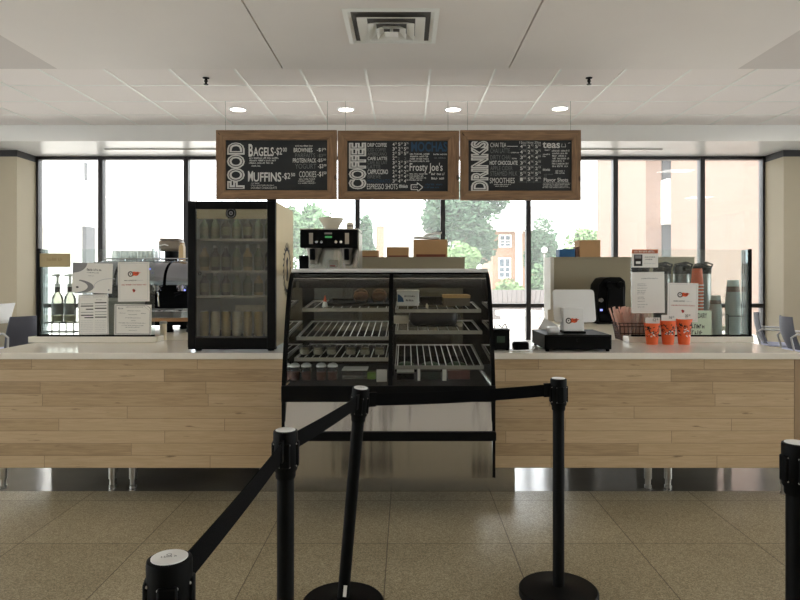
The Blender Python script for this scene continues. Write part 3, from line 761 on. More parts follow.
# coffee brewer
d = 6.15
x0, x1 = WX(301, d), WX(358, d); z1, z0h = WZ(230, d), WZ(248, d)
org = Vector(((x0+x1)/2, d+.2, ZT)); t = thing('coffee_brewer', 'large twin coffee brewer with black control head behind the display case', 'coffee machine', org)
MB().box(x0, x1, d-.06, d+.42, z0h, z1).build('control_head', M_black, t, org, bevel=.008)
MB().box(x0-.002, x1+.006, d-.03, d+.43, z1, z1+.012).build('top_plate', M_steel, t, org)
xa, xb = WX(306, d), WX(357, d)
MB().box(xa, xb, d+.18, d+.42, ZT+.02, z0h).build('back_column', M_steelv, t, org)
MB().box(xa-.02, xb+.02, d-.06, d+.42, ZT+.0, ZT+.03).build('base', M_steel, t, org)
MB().box(x1-.0, x1+.012, d-.04, d+.42, ZT+.03, z1-.02).build('side_panel', M_alu, t, org)
MB().box(WX(295.5, d), WX(305, d), d+.2, d+.35, ZT, WZ(255, d)).build('water_filter_box', M_black, t, org)
for px in (313, 347):
    x = WX(px, d-.02)
    f = MB().lathe([(.035, -.13), (.068, -.03), (.075, 0)], x, d+.05, z0h, 20).build('brew_funnel', M_steel, t, org)
    MB().box(x-.022, x+.022, d-.09, d-.02, z0h-.115, z0h-.01).build('funnel_handle', M_black, f, org, bevel=.008)
    MB().box(x-.03, x+.03, d-.02, d+.1, z0h-.155, z0h-.13).build('spout', M_steel, f, org, bevel=.006)
k = Marks((0, d-.061, 0))
for px, py, w, h in ((309, 233, 4, 11), (345, 233, 4, 11)): k.quad(WX(px, d-.06), WZ(py+h, d-.06), WX(px+w, d-.06), WZ(py, d-.06))
k.build('switch_panel', M_steel, t, org)
k = Marks((0, d-.061, 0)); k.quad(WX(325, d-.06), WZ(238, d-.06), WX(332, d-.06), WZ(236, d-.06)); k.build('display', M_green_led, t, org)
k = Marks((0, d-.061, 0)); k.quad(WX(324.5, d-.06), WZ(234.2, d-.06), WX(332, d-.06), WZ(232.6, d-.06)); k.build('name_plate', M_alu, t, org)
for px in (316.5, 321.5, 336, 341):
    MB().cyl((WX(px, d-.06), d-.06, WZ(242, d-.06)), (WX(px, d-.06), d-.07, WZ(242, d-.06)), .013, n=14).build('button', M_chrome, t, org)
k = Marks((0, d+.179, 0)); k.quad(WX(328.5, d+.18), WZ(267.5, d+.18), WX(338, d+.18), WZ(260, d+.18)); k.m = 1; a = (WX(330, d+.18), WZ(266.5, d+.18)); k.quad(a[0], a[1], a[0]+.05, a[1]+.012, 2); k.build('label_sticker', [M_paper, M_red], t, org)
# bowl of filters + small tin
x = WX(331, d+.15); zt = z1+.012
t = thing('coffee_filter_bowl', 'wide pale bowl of paper coffee filters on top of the brewer', 'bowl', (x, d+.18, zt))
MB().lathe([(.05, 0), (.062, .008), (.10, .075), (.112, .085), (.106, .085), (.094, .07), (.05, .014)], n=28).build('bowl', M_filter, t)
m = MB()
R = []
for r, z in ((.10, .08), (.122, .112), (.117, .116), (.07, .082)):
    R.append([(r*math.cos(2*PI*j/48)*(1+.02*(j % 2)), r*math.sin(2*PI*j/48)*(1+.02*(j % 2)), z) for j in range(48)])
m.rings(R); m.build('filter_stack', M_filter, t)
t = thing('round_tin', 'small round tin beside the filter bowl on top of the brewer', 'tin', (WX(350, d+.15), d+.15, zt))
MB().lathe([(.028, 0), (.033, .012), (.035, .05), (.026, .072), (.01, .075)], n=20).build('body', M_filter, t)
MB().lathe([(.0355, .028), (.0355, .045)], n=20, cap0=False, cap1=False).build('label_band', M_hop, t)

# black twin-knob machine
d = 6.34; x0, x1 = WX(597.5, d), WX(626, d)
org = Vector(((x0+x1)/2, d+.15, ZT)); t = thing('hot_drink_machine', 'black rounded machine with two round knobs on the back counter', 'machine', org)
zt = WZ(277, d)
c = x0+(x1-x0)*.5
prof = [(x0+.02, ZT+.02), (x0+.0, ZT+.12), (x0+.02, zt-.08), (x0+.07, zt-.01), (x0+.13, zt), (x1-.05, zt), (x1-.005, zt-.04), (x1, zt-.1), (x1-.01, ZT+.02)]
MB().prism(prof, 'Y', d, d+.32).build('body', M_black, t, org, bevel=.012, seg=3)
MB().box(x0-.01, x1+.01, d-.03, d+.33, ZT, ZT+.02).build('base', M_black, t, org, bevel=.006)
MB().prism([(c-.03, zt-.05), (c-.055, ZT+.16), (c-.03, ZT+.1), (x1-.03, ZT+.1), (x1-.025, zt-.05)], 'Y', d-.025, d+.01).build('front_panel', M_blackm, t, org, bevel=.01)
for px in (610.5, 621): MB().lathe([(.034, 0), (.034, .02), (.02, .028)], n=20)
for px in (609.5, 620.5):
    p = W(px, 285, d-.03)
    MB().cyl((p.x, d-.025, p.z), (p.x, d-.05, p.z), .034, .03, 20).build('knob', M_black, t, org)
MB().cyl((WX(600, d), d-.015, WZ(300, d)), (WX(600, d), d-.05, WZ(300, d)), .02, .02, 14).build('spout', M_chrome, t, org)
k = Marks((0, d-.001, 0)); k.quad(WX(600, d), WZ(311, d), WX(602.5, d), WZ(309, d)); k.build('indicator_light', M_blue_led, t, org)

# ================================================================== ESPRESSO MACHINE
d = 5.35
x0, x1 = WX(92, d), WX(191, d)
org = Vector(((x0+x1)/2, d+.25, ZT)); t = thing('espresso_machine', 'wide chrome and black espresso machine behind the left glass guard', 'espresso machine', org)
def zz(py): return WZ(py, d)
MB().box(x0, x1, d+.25, d+.55, zz(322), zz(262)).build('rear_body', M_blackm, t, org, bevel=.01)
M_dchrome = mat('dark_chrome', rgb(150, 153, 162), .12, metal=1.0, var=.04)  # darker chrome tone for the hood panels
prof = [(d+.02, zz(286))]+[(d+.26-.30*math.cos(a)**.8, zz(285)+(zz(260)-zz(285))*math.sin(a)**.9) for a in [PI/2*i/12 for i in range(12)]]+[(d+.3, zz(260)), (d+.3, zz(286))]
n = 4
for i in range(n):
    a, b = x0+(x1-x0)*i/n+.012, x0+(x1-x0)*(i+1)/n-.012
    m = MB(); m.rings([[(a, y, z) for y, z in prof], [(b, y, z) for y, z in prof]]); m.build('hood_panel', M_dchrome, t, org, angle=50)
    xc = (a+b)/2
    g = MB().cyl((xc, d+.08, zz(286)), (xc, d+.08, zz(291)), .05, .045, 18).build('group_head', M_chrome, t, org)
    MB().cyl((xc, d+.07, zz(292.5)), (xc, d-.12, zz(294.5)), .013, .016, 10).build('filter_handle', M_black, g, org)
    MB().box(xc-.06, xc+.06, d-.012, d+.0, zz(284.5), zz(281.5)).build('button_strip', M_alu, g, org)
MB().box(x0, x1, d+.0, d+.26, zz(319), zz(310)).build('drip_tray', M_chrome, t, org, bevel=.012)
for px in (110, 160):
    MB().tube([(WX(px, d), d+.03, zz(288)), (WX(px, d), d-.05, zz(292)), (WX(px+1.5, d), d-.06, zz(306))], .008).build('steam_wand', M_chrome, t, org)
for xa in (x0-.004, x1-.014):
    MB().box(xa, xa+.018, d+.0, d+.3, zz(319), zz(262)).build('side_cheek', M_chrome, t, org, bevel=.004)
MB().box(x0+.01, x1-.01, d+.02, d+.25, zz(310), zz(308.6)).build('drip_grate', M_chrome, t, org)
MB().box(x0, x1, d-.006, d+.004, zz(321.5), zz(318.5)).build('wooden_strip', M_woodk, t, org)
MB().box(x0, x1, d+.05, d+.5, zz(326), zz(319.5)).build('under_body', M_black, t, org)
for px in (98, 166, 187):
    for yy in (d+.08, d+.42): MB().lathe([(.03, 0), (.035, .01), (.026, .03), (.026, zz(325)-ZT)], WX(px, d), yy, ZT, 14).build('foot', M_black, t, org)
zt = zz(258)
m = MB()
for y in (d+.22, d+.54): m.tube([(x0, y, zt), (x1, y, zt)], .006)
for i in range(6):
    x = x0+.03+(x1-x0-.06)*i/5
    for y in (d+.22, d+.54): m.tube([(x, y, zz(262)), (x, y, zt)], .005)
m.build('cup_rail', M_chrome, t, org)
for px, py in ((151.5, 269), (186, 290)):
    k = Marks((0, d-.03, 0)); k.disc(WX(px, d), WZ(py, d), .008); k.build('indicator_light', M_blue_led, t, org)
# clear cups upside down on top
r0, r1, hh = .036, .028, .085
proto = None
zc = zz(260)+.002
spots = [(x0+.05+.074*i, d+.335+.09*j) for j in range(2) for i in range(5)]
for i, (x, y) in enumerate(spots):
    row = 'front' if i < 5 else 'back'
    lb = 'clear cup on the espresso machine, %s from the guard corner in the %s row' % (ORD[i % 5], row)
    if proto is None:
        proto = thing('clear_cup', lb, 'cup', (x, y, zc), group='cups on the espresso machine')
        MB().lathe([(r0, 0), (r1, hh), (r1-.003, hh-.002), (r0-.002, 0)], n=18, cap0=False, cap1=False).lathe([(r1, hh), (r1-.004, hh+.001)], n=18, cap0=False).build('cup_wall', M_clear, proto)
        MB().lathe([(r0+.003, 0), (r0+.003, .005), (r0-.002, .005), (r0-.002, 0)], n=18, cap0=False, cap1=False).build('rim', M_clear, proto)
    else: dup(proto, (x, y, zc), lb)
# grey hopper on the machine
t = thing('bean_hopper', 'smoky grey rounded hopper standing on the espresso machine', 'hopper', (WX(171, d+.42), d+.44, zz(262)+.001))
MB().lathe([(.06, 0), (.06, .105)], n=18).build('neck', M_blackm, t)
MB().box(-.098, .098, -.08, .08, .10, .20).build('hopper_body', M_hop, t, bevel=.03, seg=4)
MB().box(-.085, .085, -.07, .07, .20, .215).build('lid', M_hop, t, bevel=.006)
MB().tube([(-.09, -.085, .145), (-.03, -.088, .16), (0, -.088, .15)], .006).build('lever', M_white, t)
t = thing('bean_bag', 'small tan paper bag beside the grey hopper on the espresso machine', 'bag', (WX(181.5, d+.25), d+.265, zz(260)+.002))
MB().prism([(-.022, 0), (.022, 0), (.02, .12), (.002, .155), (-.018, .12)], 'Y', -.03, .03).build('bag_body', M_tape, t, bevel=.004)
MB().box(-.012, .012, -.031, .031, .142, .15).build('fold_clip', M_card, t)
t = thing('metal_pitcher', 'small clear measuring jug beside the hopper on the espresso machine', 'jug', (WX(155.5, d+.25), d+.27, zz(260)+.002))
MB().lathe([(.028, 0), (.036, .1), (.033, .1), (.026, .003)], n=18, cap1=False).build('body', M_clear, t)
MB().tube([(.035, 0, .085), (.06, 0, .08), (.06, 0, .03), (.032, 0, .025)], .005).build('handle', M_clear, t)
MB().lathe([(.0375, .097), (.0375, .103), (.033, .103), (.033, .097)], n=18, cap0=False, cap1=False).build('rim', M_clear, t)

# ================================================================== GLASS GUARDS
def guard(label, x0, x1, pxg0, pxg1, pyt, side_x, side_len):
    org = Vector(((x0+x1)/2, 4.65, ZT)); t = thing('glass_guard', label, 'sneeze guard', org)
    MB().box(x0, x1, 4.59, 4.72, ZT, ZT+.041).build('base', M_slab, t, org, bevel=.003)
    g0, g1 = WX(pxg0, 4.62), WX(pxg1, 4.62); zt = WZ(pyt, 4.62)
    MB().box(g0, g1, 4.617, 4.625, ZT+.05, zt).build('front_pane', M_glassg, t, org)
    MB().box(g0, g1, 4.612, 4.63, ZT+.041, ZT+.052).build('channel', M_black, t, org)
    e = side_x
    MB().box(e-.009, e+.009, 4.612, 4.63, ZT+.041, zt+.003).build('corner_trim', M_black, t, org)
    MB().box(e-.004, e+.004, 4.63, 4.63+side_len, ZT+.05, zt).build('side_pane', M_glassb, t, org)
    MB().box(e-.008, e+.008, 4.63, 4.63+side_len, ZT+.041, ZT+.05).build('side_rail', M_black, t, org)
    return t, zt
gL = guard('glass guard on white base with taped papers, beside the drinks fridge', WX(28, 4.59), WX(157, 4.59), 38.5, 154.5, 249, WX(38.8, 4.62), .11)
gR = guard('glass guard on white base standing in front of the coffee airpots', WX(629, 4.59), WX(754, 4.59), 631, 751, 249.5, WX(750, 4.62), .11)
t = thing('metal_can', 'small cream canister at the end of the glass guard base beside the fridge', 'canister', (WX(156, 4.66), 4.80, ZT))
MB().lathe([(.022, 0), (.024, .005), (.024, .12), (.02, .128)], n=18).build('body', M_cream, t)
MB().lathe([(.026, .118), (.026, .132), (.02, .136)], n=18).build('lid', M_alu, t)

# papers taped to the guards -----------------------------------------------------
GD = 4.6165
def sheet(name, label, px0, px1, py0, py1, m_, fill=None, mats=None, rot=0.0, curl=0.004, dd=GD):
    x0, x1, z0, z1 = WX(px0, dd), WX(px1, dd), WZ(py1, dd), WZ(py0, dd)
    c = Vector(((x0+x1)/2, dd, (z0+z1)/2)); w, h = x1-x0, z1-z0
    t = thing(name, label, 'paper', (c.x, c.y, z0)); o = Vector((0, 0, 0))
    R = Matrix.Translation((0, 0, h/2)) @ Matrix.Rotation(rot, 4, 'Y')
    m = MB(); m.T = R
    m.box(-w/2, w/2, -.0012, -.0002, -h/2, h/2); m.build('sheet', m_, t)
    U, V = R.to_3x3() @ Vector((1, 0, 0)), R.to_3x3() @ Vector((0, 0, 1))
    if fill:
        k = Marks(R @ Vector((-w/2, -.0013, -h/2)), U, V, lift=.0004); k.w, k.h = w, h
        fill(k, w, h); k.build('print', mats, t, smooth=False)
    return t
def logo(k, cu, cv, s, mb, mo):
    """ring badge with an orange swoosh to its right"""
    k.m = mb; k.ring(cu-s*.42, cv-s*.02, s*.24, s*.38)
    k.m = mo; k.poly([(cu-s*.16, cv-s*.3), (cu+s*.1, cv-s*.22), (cu+s*.3, cv-s*.3), (cu+s*.62, cv-s*.2), (cu+s*.75, cv+s*.05), (cu+s*.98, cv+s*.16), (cu+s*.74, cv+s*.2), (cu+s*.6, cv+s*.3), (cu+s*.3, cv+s*.22), (cu+s*.1, cv+s*.32), (cu-s*.14, cv+s*.26), (cu-s*.05, cv)], 1.4)
    k.m = mb; k.line((cu+s*.15, cv+s*.05), (cu+s*.7, cv+s*.1), s*.06, 2.0); k.line((cu+s*.5, cv-s*.2), (cu+s*.62, cv+s*.28), s*.06, 2.0)
    k.ring(cu-s*.42, cv, 0.001, s*.1)
def dline(k, u0, v, u1, h, m):
    k.m = m; k.scribble(u0, v, u1, v+h)
def logo_page(k, w, h):
    k.m = 3
    for a, b in (((.06, .04), (.94, .04)), ((.94, .04), (.94, .96)), ((.94, .96), (.06, .96)), ((.06, .96), (.06, .04))): k.line((a[0]*w, a[1]*h), (b[0]*w, b[1]*h), .0018)
    logo(k, w*.5, h*.70, w*.23, 0, 1)
    dline(k, w*.2, h*.52, w*.6, h*.035, 0); dline(k, w*.62, h*.52, w*.8, h*.03, 3)
    dline(k, w*.12, h*.41, w*.9, h*.035, 2)
    k.m = 2; k.poly([(w*.45, h*.3), (w*.5, h*.32), (w*.56, h*.29), (w*.53, h*.24), (w*.49, h*.23)])
    k.m = 0; k.line((w*.5, h*.31), (w*.54, h*.27), .004, 2)
PM = [M_ink, M_orange, M_red, M_inkl]
sheet('paper_notice', 'white page with ring and orange logo taped to the guard beside the fridge', 118, 149.5, 262, 301.5, M_paper, logo_page, PM, rot=-.01)
sheet('paper_notice', 'white page with ring and orange logo taped on the guard behind the orange cups', 667.5, 698, 283, 322, M_paper, logo_page, PM, rot=.02, dd=4.6140)
def swoosh(k, w, h):
    k.m = 0; k.poly([(0, h), (0, h*.66)]+[(w*(.36*math.sin(a)), h*(.62+.0*a)+h*.1*(1-math.cos(a))*3.8) for a in [PI/2*i/8 for i in range(9)]]) if False else None
    k.m = 0
    pts = [(w*.005, h*.995), (w*.005, h*.64)]+[(w*(.36*math.sin(PI/2*i/8)), h*(.66+.335*(1-math.cos(PI/2*i/8)))) for i in range(9)]
    k.poly(pts)
    n = 24
    for i in range(n):
        t0, t1 = -1.9+3.5*i/n, -1.9+3.5*(i+1)/n
        P = lambda t, r: (w*(.04+r*.5*math.cos(t*.8)), h*(.2+r*.24*math.sin(t*.8)*1.0))
        th = lambda t: .30*math.cos((t+.15)/2.2)**2
        k.m = 0; a, b = P(t0, 1), P(t1, 1); c, e = P(t1, 1-th(t1)), P(t0, 1-th(t0))
        k.poly([a, b, c, e][::-1])
    k.m = 1
    for i in range(16):
        t0, t1 = PI*.45+PI*.6*i/16, PI*.45+PI*.6*(i+1)/16
        k.line((w*(1.0+.45*math.cos(t0)), h*(.22+.28*math.sin(t0))), (w*(1.0+.45*math.cos(t1)), h*(.22+.28*math.sin(t1))), .004)
    dline(k, w*.36, h*.74, w*.72, h*.075, 2); dline(k, w*.36, h*.66, w*.66, h*.04, 3); dline(k, w*.4, h*.56, w*.54, h*.03, 3)
    k.m = 2; k.disc(w*.13, h*.18, h*.03, su=1.6); k.m = 3; k.disc(w*.92, h*.12, h*.025)
sheet('paper_notice', 'large white landscape sheet with grey swoosh taped to glass guard', 72.5, 112.5, 263, 293, M_paper, swoosh, [M_inkg, M_inkl, M_ink, M_inkg], rot=.035)
def checklist(k, w, h):
    dline(k, w*.5, h*.93, w*.92, h*.022, 1); dline(k, w*.08, h*.93, w*.4, h*.018, 2)
    dline(k, w*.6, h*.86, w*.8, h*.02, 1)
    for i, (a, b, v, m) in enumerate(((.08, .5, .76, 1), (.55, .94, .78, 0), (.08, .5, .70, 0), (.55, .94, .71, 1), (.25, .5, .62, 0), (.55, .94, .64, 0), (.08, .5, .55, 1), (.55, .94, .56, 1), (.08, .5, .47, 0), (.55, .94, .49, 1), (.2, .5, .41, 0), (.55, .94, .42, 0))):
        k.m = m; k.quad(w*a, h*v, w*b, h*(v+(.026 if m == 0 else .014)))
    for i in range(7):
        dline(k, w*.08, h*(.34-.045*i), w*.48, h*.02, 2); dline(k, w*.55, h*(.34-.045*i), w*.92, h*.02, 2)
    k.m = 3
    for a, b in (((.03, .02), (.97, .02)), ((.97, .02), (.97, .98)), ((.97, .98), (.03, .98)), ((.03, .98), (.03, .02))): k.line((a[0]*w, a[1]*h), (b[0]*w, b[1]*h), .002)
sheet('paper_notice', 'white form with black bars taped to glass guard', 78.5, 108.5, 294.5, 334.5, M_paper, checklist, [M_ink, M_inkg, M_inkl, M_inkg], rot=-.012)
def certificate(k, w, h):
    k.m = 0
    for q, lw in ((.03, .003), (.05, .0015)):
        for a, b in (((q, q), (1-q, q)), ((1-q, q), (1-q, 1-q*4)), ((1-q*4, 1-q), (q, 1-q)), ((q, 1-q), (q, q)), ((1-q, 1-q*4), (1-q*4, 1-q))): k.line((a[0]*w, a[1]*h), (b[0]*w, b[1]*h), lw)
    dline(k, w*.1, h*.84, w*.26, h*.07, 0)
    for v, a, b, m in ((.9, .3, .78, 1), (.78, .34, .7, 1), (.7, .14, .3, 0), (.7, .72, .86, 1), (.66, .38, .62, 1), (.55, .3, .72, 0), (.46, .46, .58, 1), (.38, .12, .86, 1), (.3, .2, .8, 1), (.24, .3, .7, 1), (.14, .4, .62, 0)): dline(k, w*a, h*v, w*b, h*.03, m)
sheet('certificate', 'white bordered certificate with clipped corner taped low on glass guard', 114.5, 151.5, 304.5, 335, M_paper, certificate, [M_inkg, M_inkg], rot=.015)
def faint(k, w, h):
    dline(k, w*.25, h*.45, w*.75, h*.28, 0)
sheet('tan_sign', 'tan paper strip at the top corner of the glass guard', 39.5, 70.5, 253.5, 267, M_tanp, faint, [mat('tan_ink', rgb(158, 134, 92), .8)])
def drink_ad(k, w, h):
    k.m = 0; k.quad(0, h*.78, w, h); k.m = 1; k.quad(w*.08, h*.08, w*.4, h*.72); k.m = 2; k.quad(w*.12, h*.5, w*.36, h*.68, 2); k.m = 3
    k.quad(w*.15, h*.2, w*.33, h*.34, 2)
    dline(k, w*.5, h*.55, w*.9, h*.07, 1); dline(k, w*.52, h*.42, w*.8, h*.07, 1); dline(k, w*.46, h*.2, w*.92, h*.06, 4)
    k.m = 3; k.scribble(w*.08, h*.83, w*.92, h*.95, 2)
sheet('drink_sign', 'small sign with orange header and drink picture at top of glass guard', 631.8, 658, 249.5, 267.5, M_paper, drink_ad, [mat('orange_brown_ink', rgb(178, 98, 66), .8), M_ink, M_inkg, M_paper, M_inkl], rot=.0)
def list_page(k, w, h):
    dline(k, w*.3, h*.83, w*.82, h*.03, 0)
    for i, v in enumerate((.70, .66, .60, .54, .50, .46, .38, .34, .28, .2, .14)): dline(k, w*.18, h*v, w*random.uniform(.36, .5), h*.022, 0)
sheet('paper_notice', 'plain white price list page hanging on the guard over the straw basket', 631.5, 664.5, 272, 313, M_paper, list_page, [M_inkg], rot=-.015)
def green_sign(k, w, h):
    k.m = 0; k.text('DAIRY', w*.42, h*.70, w*.8, h*.9, .01)
    dline(k, w*.06, h*.3, w*.9, h*.17, 0); dline(k, w*.04, h*.06, w*.7, h*.17, 0)
sheet('paper_notice', 'pale green handwritten card behind the orange cups on the glass guard', 688, 711.5, 310.5, 336, M_greenp, green_sign, [M_ink])

# syrup bottles on a rack ----------------------------------------------------------
t = thing('wire_rack', 'small black wire rack holding the two syrup bottles', 'rack', (WX(62, 4.78), 4.79, ZT))
m = MB()
for z in (.06, .128):
    m.tube([(-.11, -.05, z), (.11, -.05, z), (.11, .05, z), (-.11, .05, z), (-.11, -.05, z)], .004)
m.box(-.11, .11, -.05, .05, .127, .130)
m.build('shelf_frame', M_black, t)
for sx in (-.105, .0, .105):
    for sy in (-.048, .048): MB().cyl((sx, sy, 0), (sx, sy, .13), .004, n=8).build('leg', M_black, t)
def syrup(loc, label):
    t = thing('syrup_bottle', label, 'bottle', loc, group='syrup bottles')
    MB().lathe([(.037, 0), (.040, .006), (.040, .165), (.034, .19), (.017, .215), (.015, .262), (.016, .262)], n=22).build('glass_body', M_bottle, t)
    MB().lathe([(.0375, .006), (.0375, .05)], n=20).build('syrup', M_syr2, t)
    MB().lathe([(.0405, .055), (.0405, .135)], n=22, cap0=False, cap1=False).build('label_band', M_syrup, t)
    MB().lathe([(.018, .22), (.018, .262)], n=16, cap0=False, cap1=False).build('neck_band', M_ink, t)
    p = MB().lathe([(.019, .258), (.019, .28), (.008, .285), (.008, .335)], n=14).build('pump_collar', M_white, t)
    MB().lathe([(.014, .335), (.02, .342), (.02, .35), (.01, .354)], n=14).tube([(0, 0, .346), (-.03, -.005, .344), (-.036, -.006, .336)], .006).build('pump_head', M_white, p)
    return t
sy = syrup((WX(57.5, 4.79), 4.79, ZT+.131), 'clear syrup bottle with white pump, fully in view beside the taped sheets')
dup(sy, (WX(70, 4.79), 4.79, ZT+.131), 'clear syrup bottle with white pump half hidden by the taped sheets')
t = thing('grey_bin', 'grey metal bin behind the taped papers next to the syrup bottles', 'bin', (-2.17, 4.92, ZT))
m = MB(); m.rings([[(-.13, -.1, 0), (.13, -.1, 0), (.13, .1, 0), (-.13, .1, 0)], [(-.15, -.12, .3), (.15, -.12, .3), (.15, .12, .3), (-.15, .12, .3)], [(-.14, -.11, .3), (.14, -.11, .3), (.14, .11, .3), (-.14, .11, .3)], [(-.12, -.09, .01), (.12, -.09, .01), (.12, .09, .01), (-.12, .09, .01)]]); m.build('bin_body', M_alu, t)
MB().box(-.155, .155, -.125, -.118, .285, .305).build('rim', M_steel, t)
# ================================================================== RIGHT TRAY: airpots, cups, straws
t = thing('airpot_rack', 'low black rack carrying the row of airpots behind the glass guard', 'rack', (WX(676, 5.0), 5.0, ZT))
MB().box(-.31, .29, -.085, .09, .10, .115).build('shelf', M_black, t, bevel=.003)
MB().box(-.31, .29, -.092, -.085, .115, .135).build('drip_lip', M_steel, t)
for sx in (-.31, .27):
    for sy in (-.07, .07): MB().box(sx-.012, sx+.012, sy-.012, sy+.012, 0, .10).build('leg', M_black, t)
AZ = ZT+.116
M_apot = mat('airpot_steel', rgb(132, 130, 124), .3, metal=.9, var=.08)
def airpot(loc, label):
    t = thing('airpot', label, 'airpot', loc, group='coffee airpots')
    hh = WZ(271, 5.0)-loc[2]
    MB().lathe([(.060, 0), (.064, .006), (.064, hh-.02), (.056, hh)], n=26).build('body', M_apot, t)
    MB().lathe([(.066, 0), (.066, .02)], n=26, cap1=False).build('base_band', M_black, t)
    l = MB().lathe([(.065, hh-.022), (.067, hh), (.064, hh+.035), (.046, hh+.045)], n=26).build('pump_lid', M_black, t)
    MB().box(-.022, .022, -.11, -.04, hh+.0, hh+.03).build('spout', M_black, l, bevel=.008)
    MB().box(-.02, .02, -.055, .03, hh+.043, hh+.062).build('lever', M_black, l, bevel=.006)
    MB().tube([(-.062, 0, hh+.0), (-.066, -.03, hh+.05), (0, -.07, hh+.066), (.066, -.03, hh+.05), (.062, 0, hh)], .006).build('carry_handle', M_black, l)
    k = Marks((0, -.0705, 0)); 
    return t
ap = None
for px, lb in ((640, 'steel airpot with black pump lid, first from the straw basket'), (662, 'steel airpot with black pump lid, second from the straw basket'), (682, 'steel airpot with black pump lid, third from the straw basket'), (702, 'steel airpot with black pump lid behind the orange cup stack')):
    p = (WX(px, 5.0), 5.0, AZ)
    ap = airpot(p, lb) if ap is None else ap
    if lb.find('first') < 0: dup(ap, p, lb)

def swirl_on_cup(m, r0, r1, z0, z1, n=26, seed=1):
    """dark hand-drawn looking patches that wrap a tapering cup between z0 and z1"""
    rnd = random.Random(seed)
    for i in range(n):
        a = rnd.uniform(-PI, 0); z = rnd.uniform(z0, z1); da = rnd.uniform(.12, .42); dz = rnd.uniform(.004, .011)
        sl = rnd.uniform(-.012, .012)
        def Pn(a_, z_):
            f = (z_-z0c)/(z1c-z0c); r = r0c+(r1c-r0c)*f+.0006
            return (r*math.cos(a_), r*math.sin(a_), z_)
        for s in range(3):
            a0, a1 = a+da*s/3, a+da*(s+1)/3; zz0, zz1 = z+sl*s/3, z+sl*(s+1)/3
            m.add([Pn(a0, zz0), Pn(a1, zz1), Pn(a1, zz1+dz), Pn(a0, zz0+dz)], [(0, 1, 2, 3)])
# three sample cups on the counter
z0c, z1c = 0, 1
def order_cup(px, py_top, oz, label, seed):
    global z0c, z1c, r0c, r1c
    d = 4.48; x = WX(px, d); hh = WZ(py_top, d)-ZT
    t = thing('orange_cup', label, 'cup', (x, d, ZT), group='sample cups on the counter')
    r0c, r1c, z0c, z1c = .037, .053, 0, hh
    MB().lathe([(r0c, 0), (r1c, hh), (r1c-.003, hh), (r0c-.002, .004)], n=28, cap1=False).build('cup_wall', M_ocup, t)
    m = MB(); swirl_on_cup(m, 0, 0, hh*.40, hh*.86, 40, seed); m.build('print', M_ink, t)
    m = MB(); swirl_on_cup(m, 0, 0, hh*.34, hh*.6, 7, seed+20); m.build('pale_print', M_paper, t)
    MB().lathe([(r1c-.001, hh-.004), (r1c+.0025, hh-.002), (r1c+.0025, hh+.003), (r1c-.002, hh+.004)], n=28, cap0=False, cap1=False).build('rim', M_ocup, t)
    tg = MB().box(-.05, .05, -.012, -.0105, hh-.01, hh+.042).build('price_card', M_paper, t)
    k = Marks((0, -.0125, hh)); k.text(oz, .002, .016, .022, .036, .01); k.text('oz', .026, .024, .038, .036); k.build('lettering', M_ink, tg, smooth=False)
    return t
order_cup(652, 323.5, '12', 'small orange paper cup with black print and a 12 oz card', 3)
order_cup(668, 321, '16', 'medium orange paper cup with black print and a 16 oz card', 9)
order_cup(684, 319.5, '20', 'large orange paper cup with black print and a 20 oz card', 5)

def cup_stack(name, base, n, pitch, hh, r0, r1, mw, mr, fmt, cat, group, band=None):
    """upside-down nested cups; the first is the lowest"""
    p0 = None
    for i in range(n):
        lb = fmt % (('topmost' if i == n-1 else 'lowest' if i == 0 else ORD[i]+' from the bottom'))
        loc = (base[0], base[1], base[2]+i*pitch)
        if p0 is None:
            p0 = thing(name, lb, cat, loc, group=group)
            MB().lathe([(r0, .004), (r1, hh), (0.001, hh)], n=22, cap0=False, cap1=False).build('cup_wall', mw, p0)
            MB().lathe([(r0+.003, 0), (r0+.003, .007), (r0-.001, .008)], n=22, cap0=False, cap1=False).build('rim', mr, p0)
            top = p0
        else: top = dup(p0, loc, lb)
    if band:
        f = lambda z: r0+(r1-r0)*z/hh+.0007
        MB().lathe([(f(hh*.38), hh*.38), (f(hh*.66), hh*.66)], n=22, cap0=False, cap1=False).build('printed_band', band, top)
zb = WZ(318, 4.80); 
oc = cup_stack('orange_cup', (WX(696.5, 4.78), 4.77, ZT+.0), 18, .0235, .125, .0435, .034, M_ocup, M_paper, 'orange paper cup nested upside down in the tall stack, %s', 'cup', 'stacked orange cups')
M_brand = mat('brown_cup_print', rgb(128, 104, 88), .6, var=.5, scale=70)
t = thing('cup_tray', 'clear riser tray under the two clear cup stacks', 'tray', (WX(727, 4.80), 4.81, ZT))
MB().box(-.17, .17, -.06, .06, .03, .036).build('tray_top', M_alu, t)
for sx in (-.16, .16): MB().box(sx-.008, sx+.008, -.06, .06, 0, .03).build('foot', M_black, t)
cup_stack('clear_cup', (WX(715.5, 4.80), 4.80, ZT+.037), 15, .0135, .10, .042, .033, M_cupst, M_cupst, 'clear plastic cup nested upside down in the shorter clear stack, %s', 'cup', 'shorter stack of clear cups', M_brand)
cup_stack('clear_cup', (WX(733, 4.80), 4.80, ZT+.037), 18, .0155, .14, .052, .038, M_cupst, M_cupst, 'clear plastic cup nested upside down in the taller clear stack, %s', 'cup', 'taller stack of clear cups', M_brand)
t = thing('cup_holder', 'black wire holder around the clear cup stacks', 'holder', (WX(727, 4.80), 4.80, ZT+.037))
m = MB()
xs = (WX(724.5, 4.8)-WX(727, 4.8), WX(742.5, 4.8)-WX(727, 4.8))
for x in xs: m.tube([(x, -.057, 0), (x, -.057, .15), (x, .055, .15), (x, .055, 0)], .003, 6)
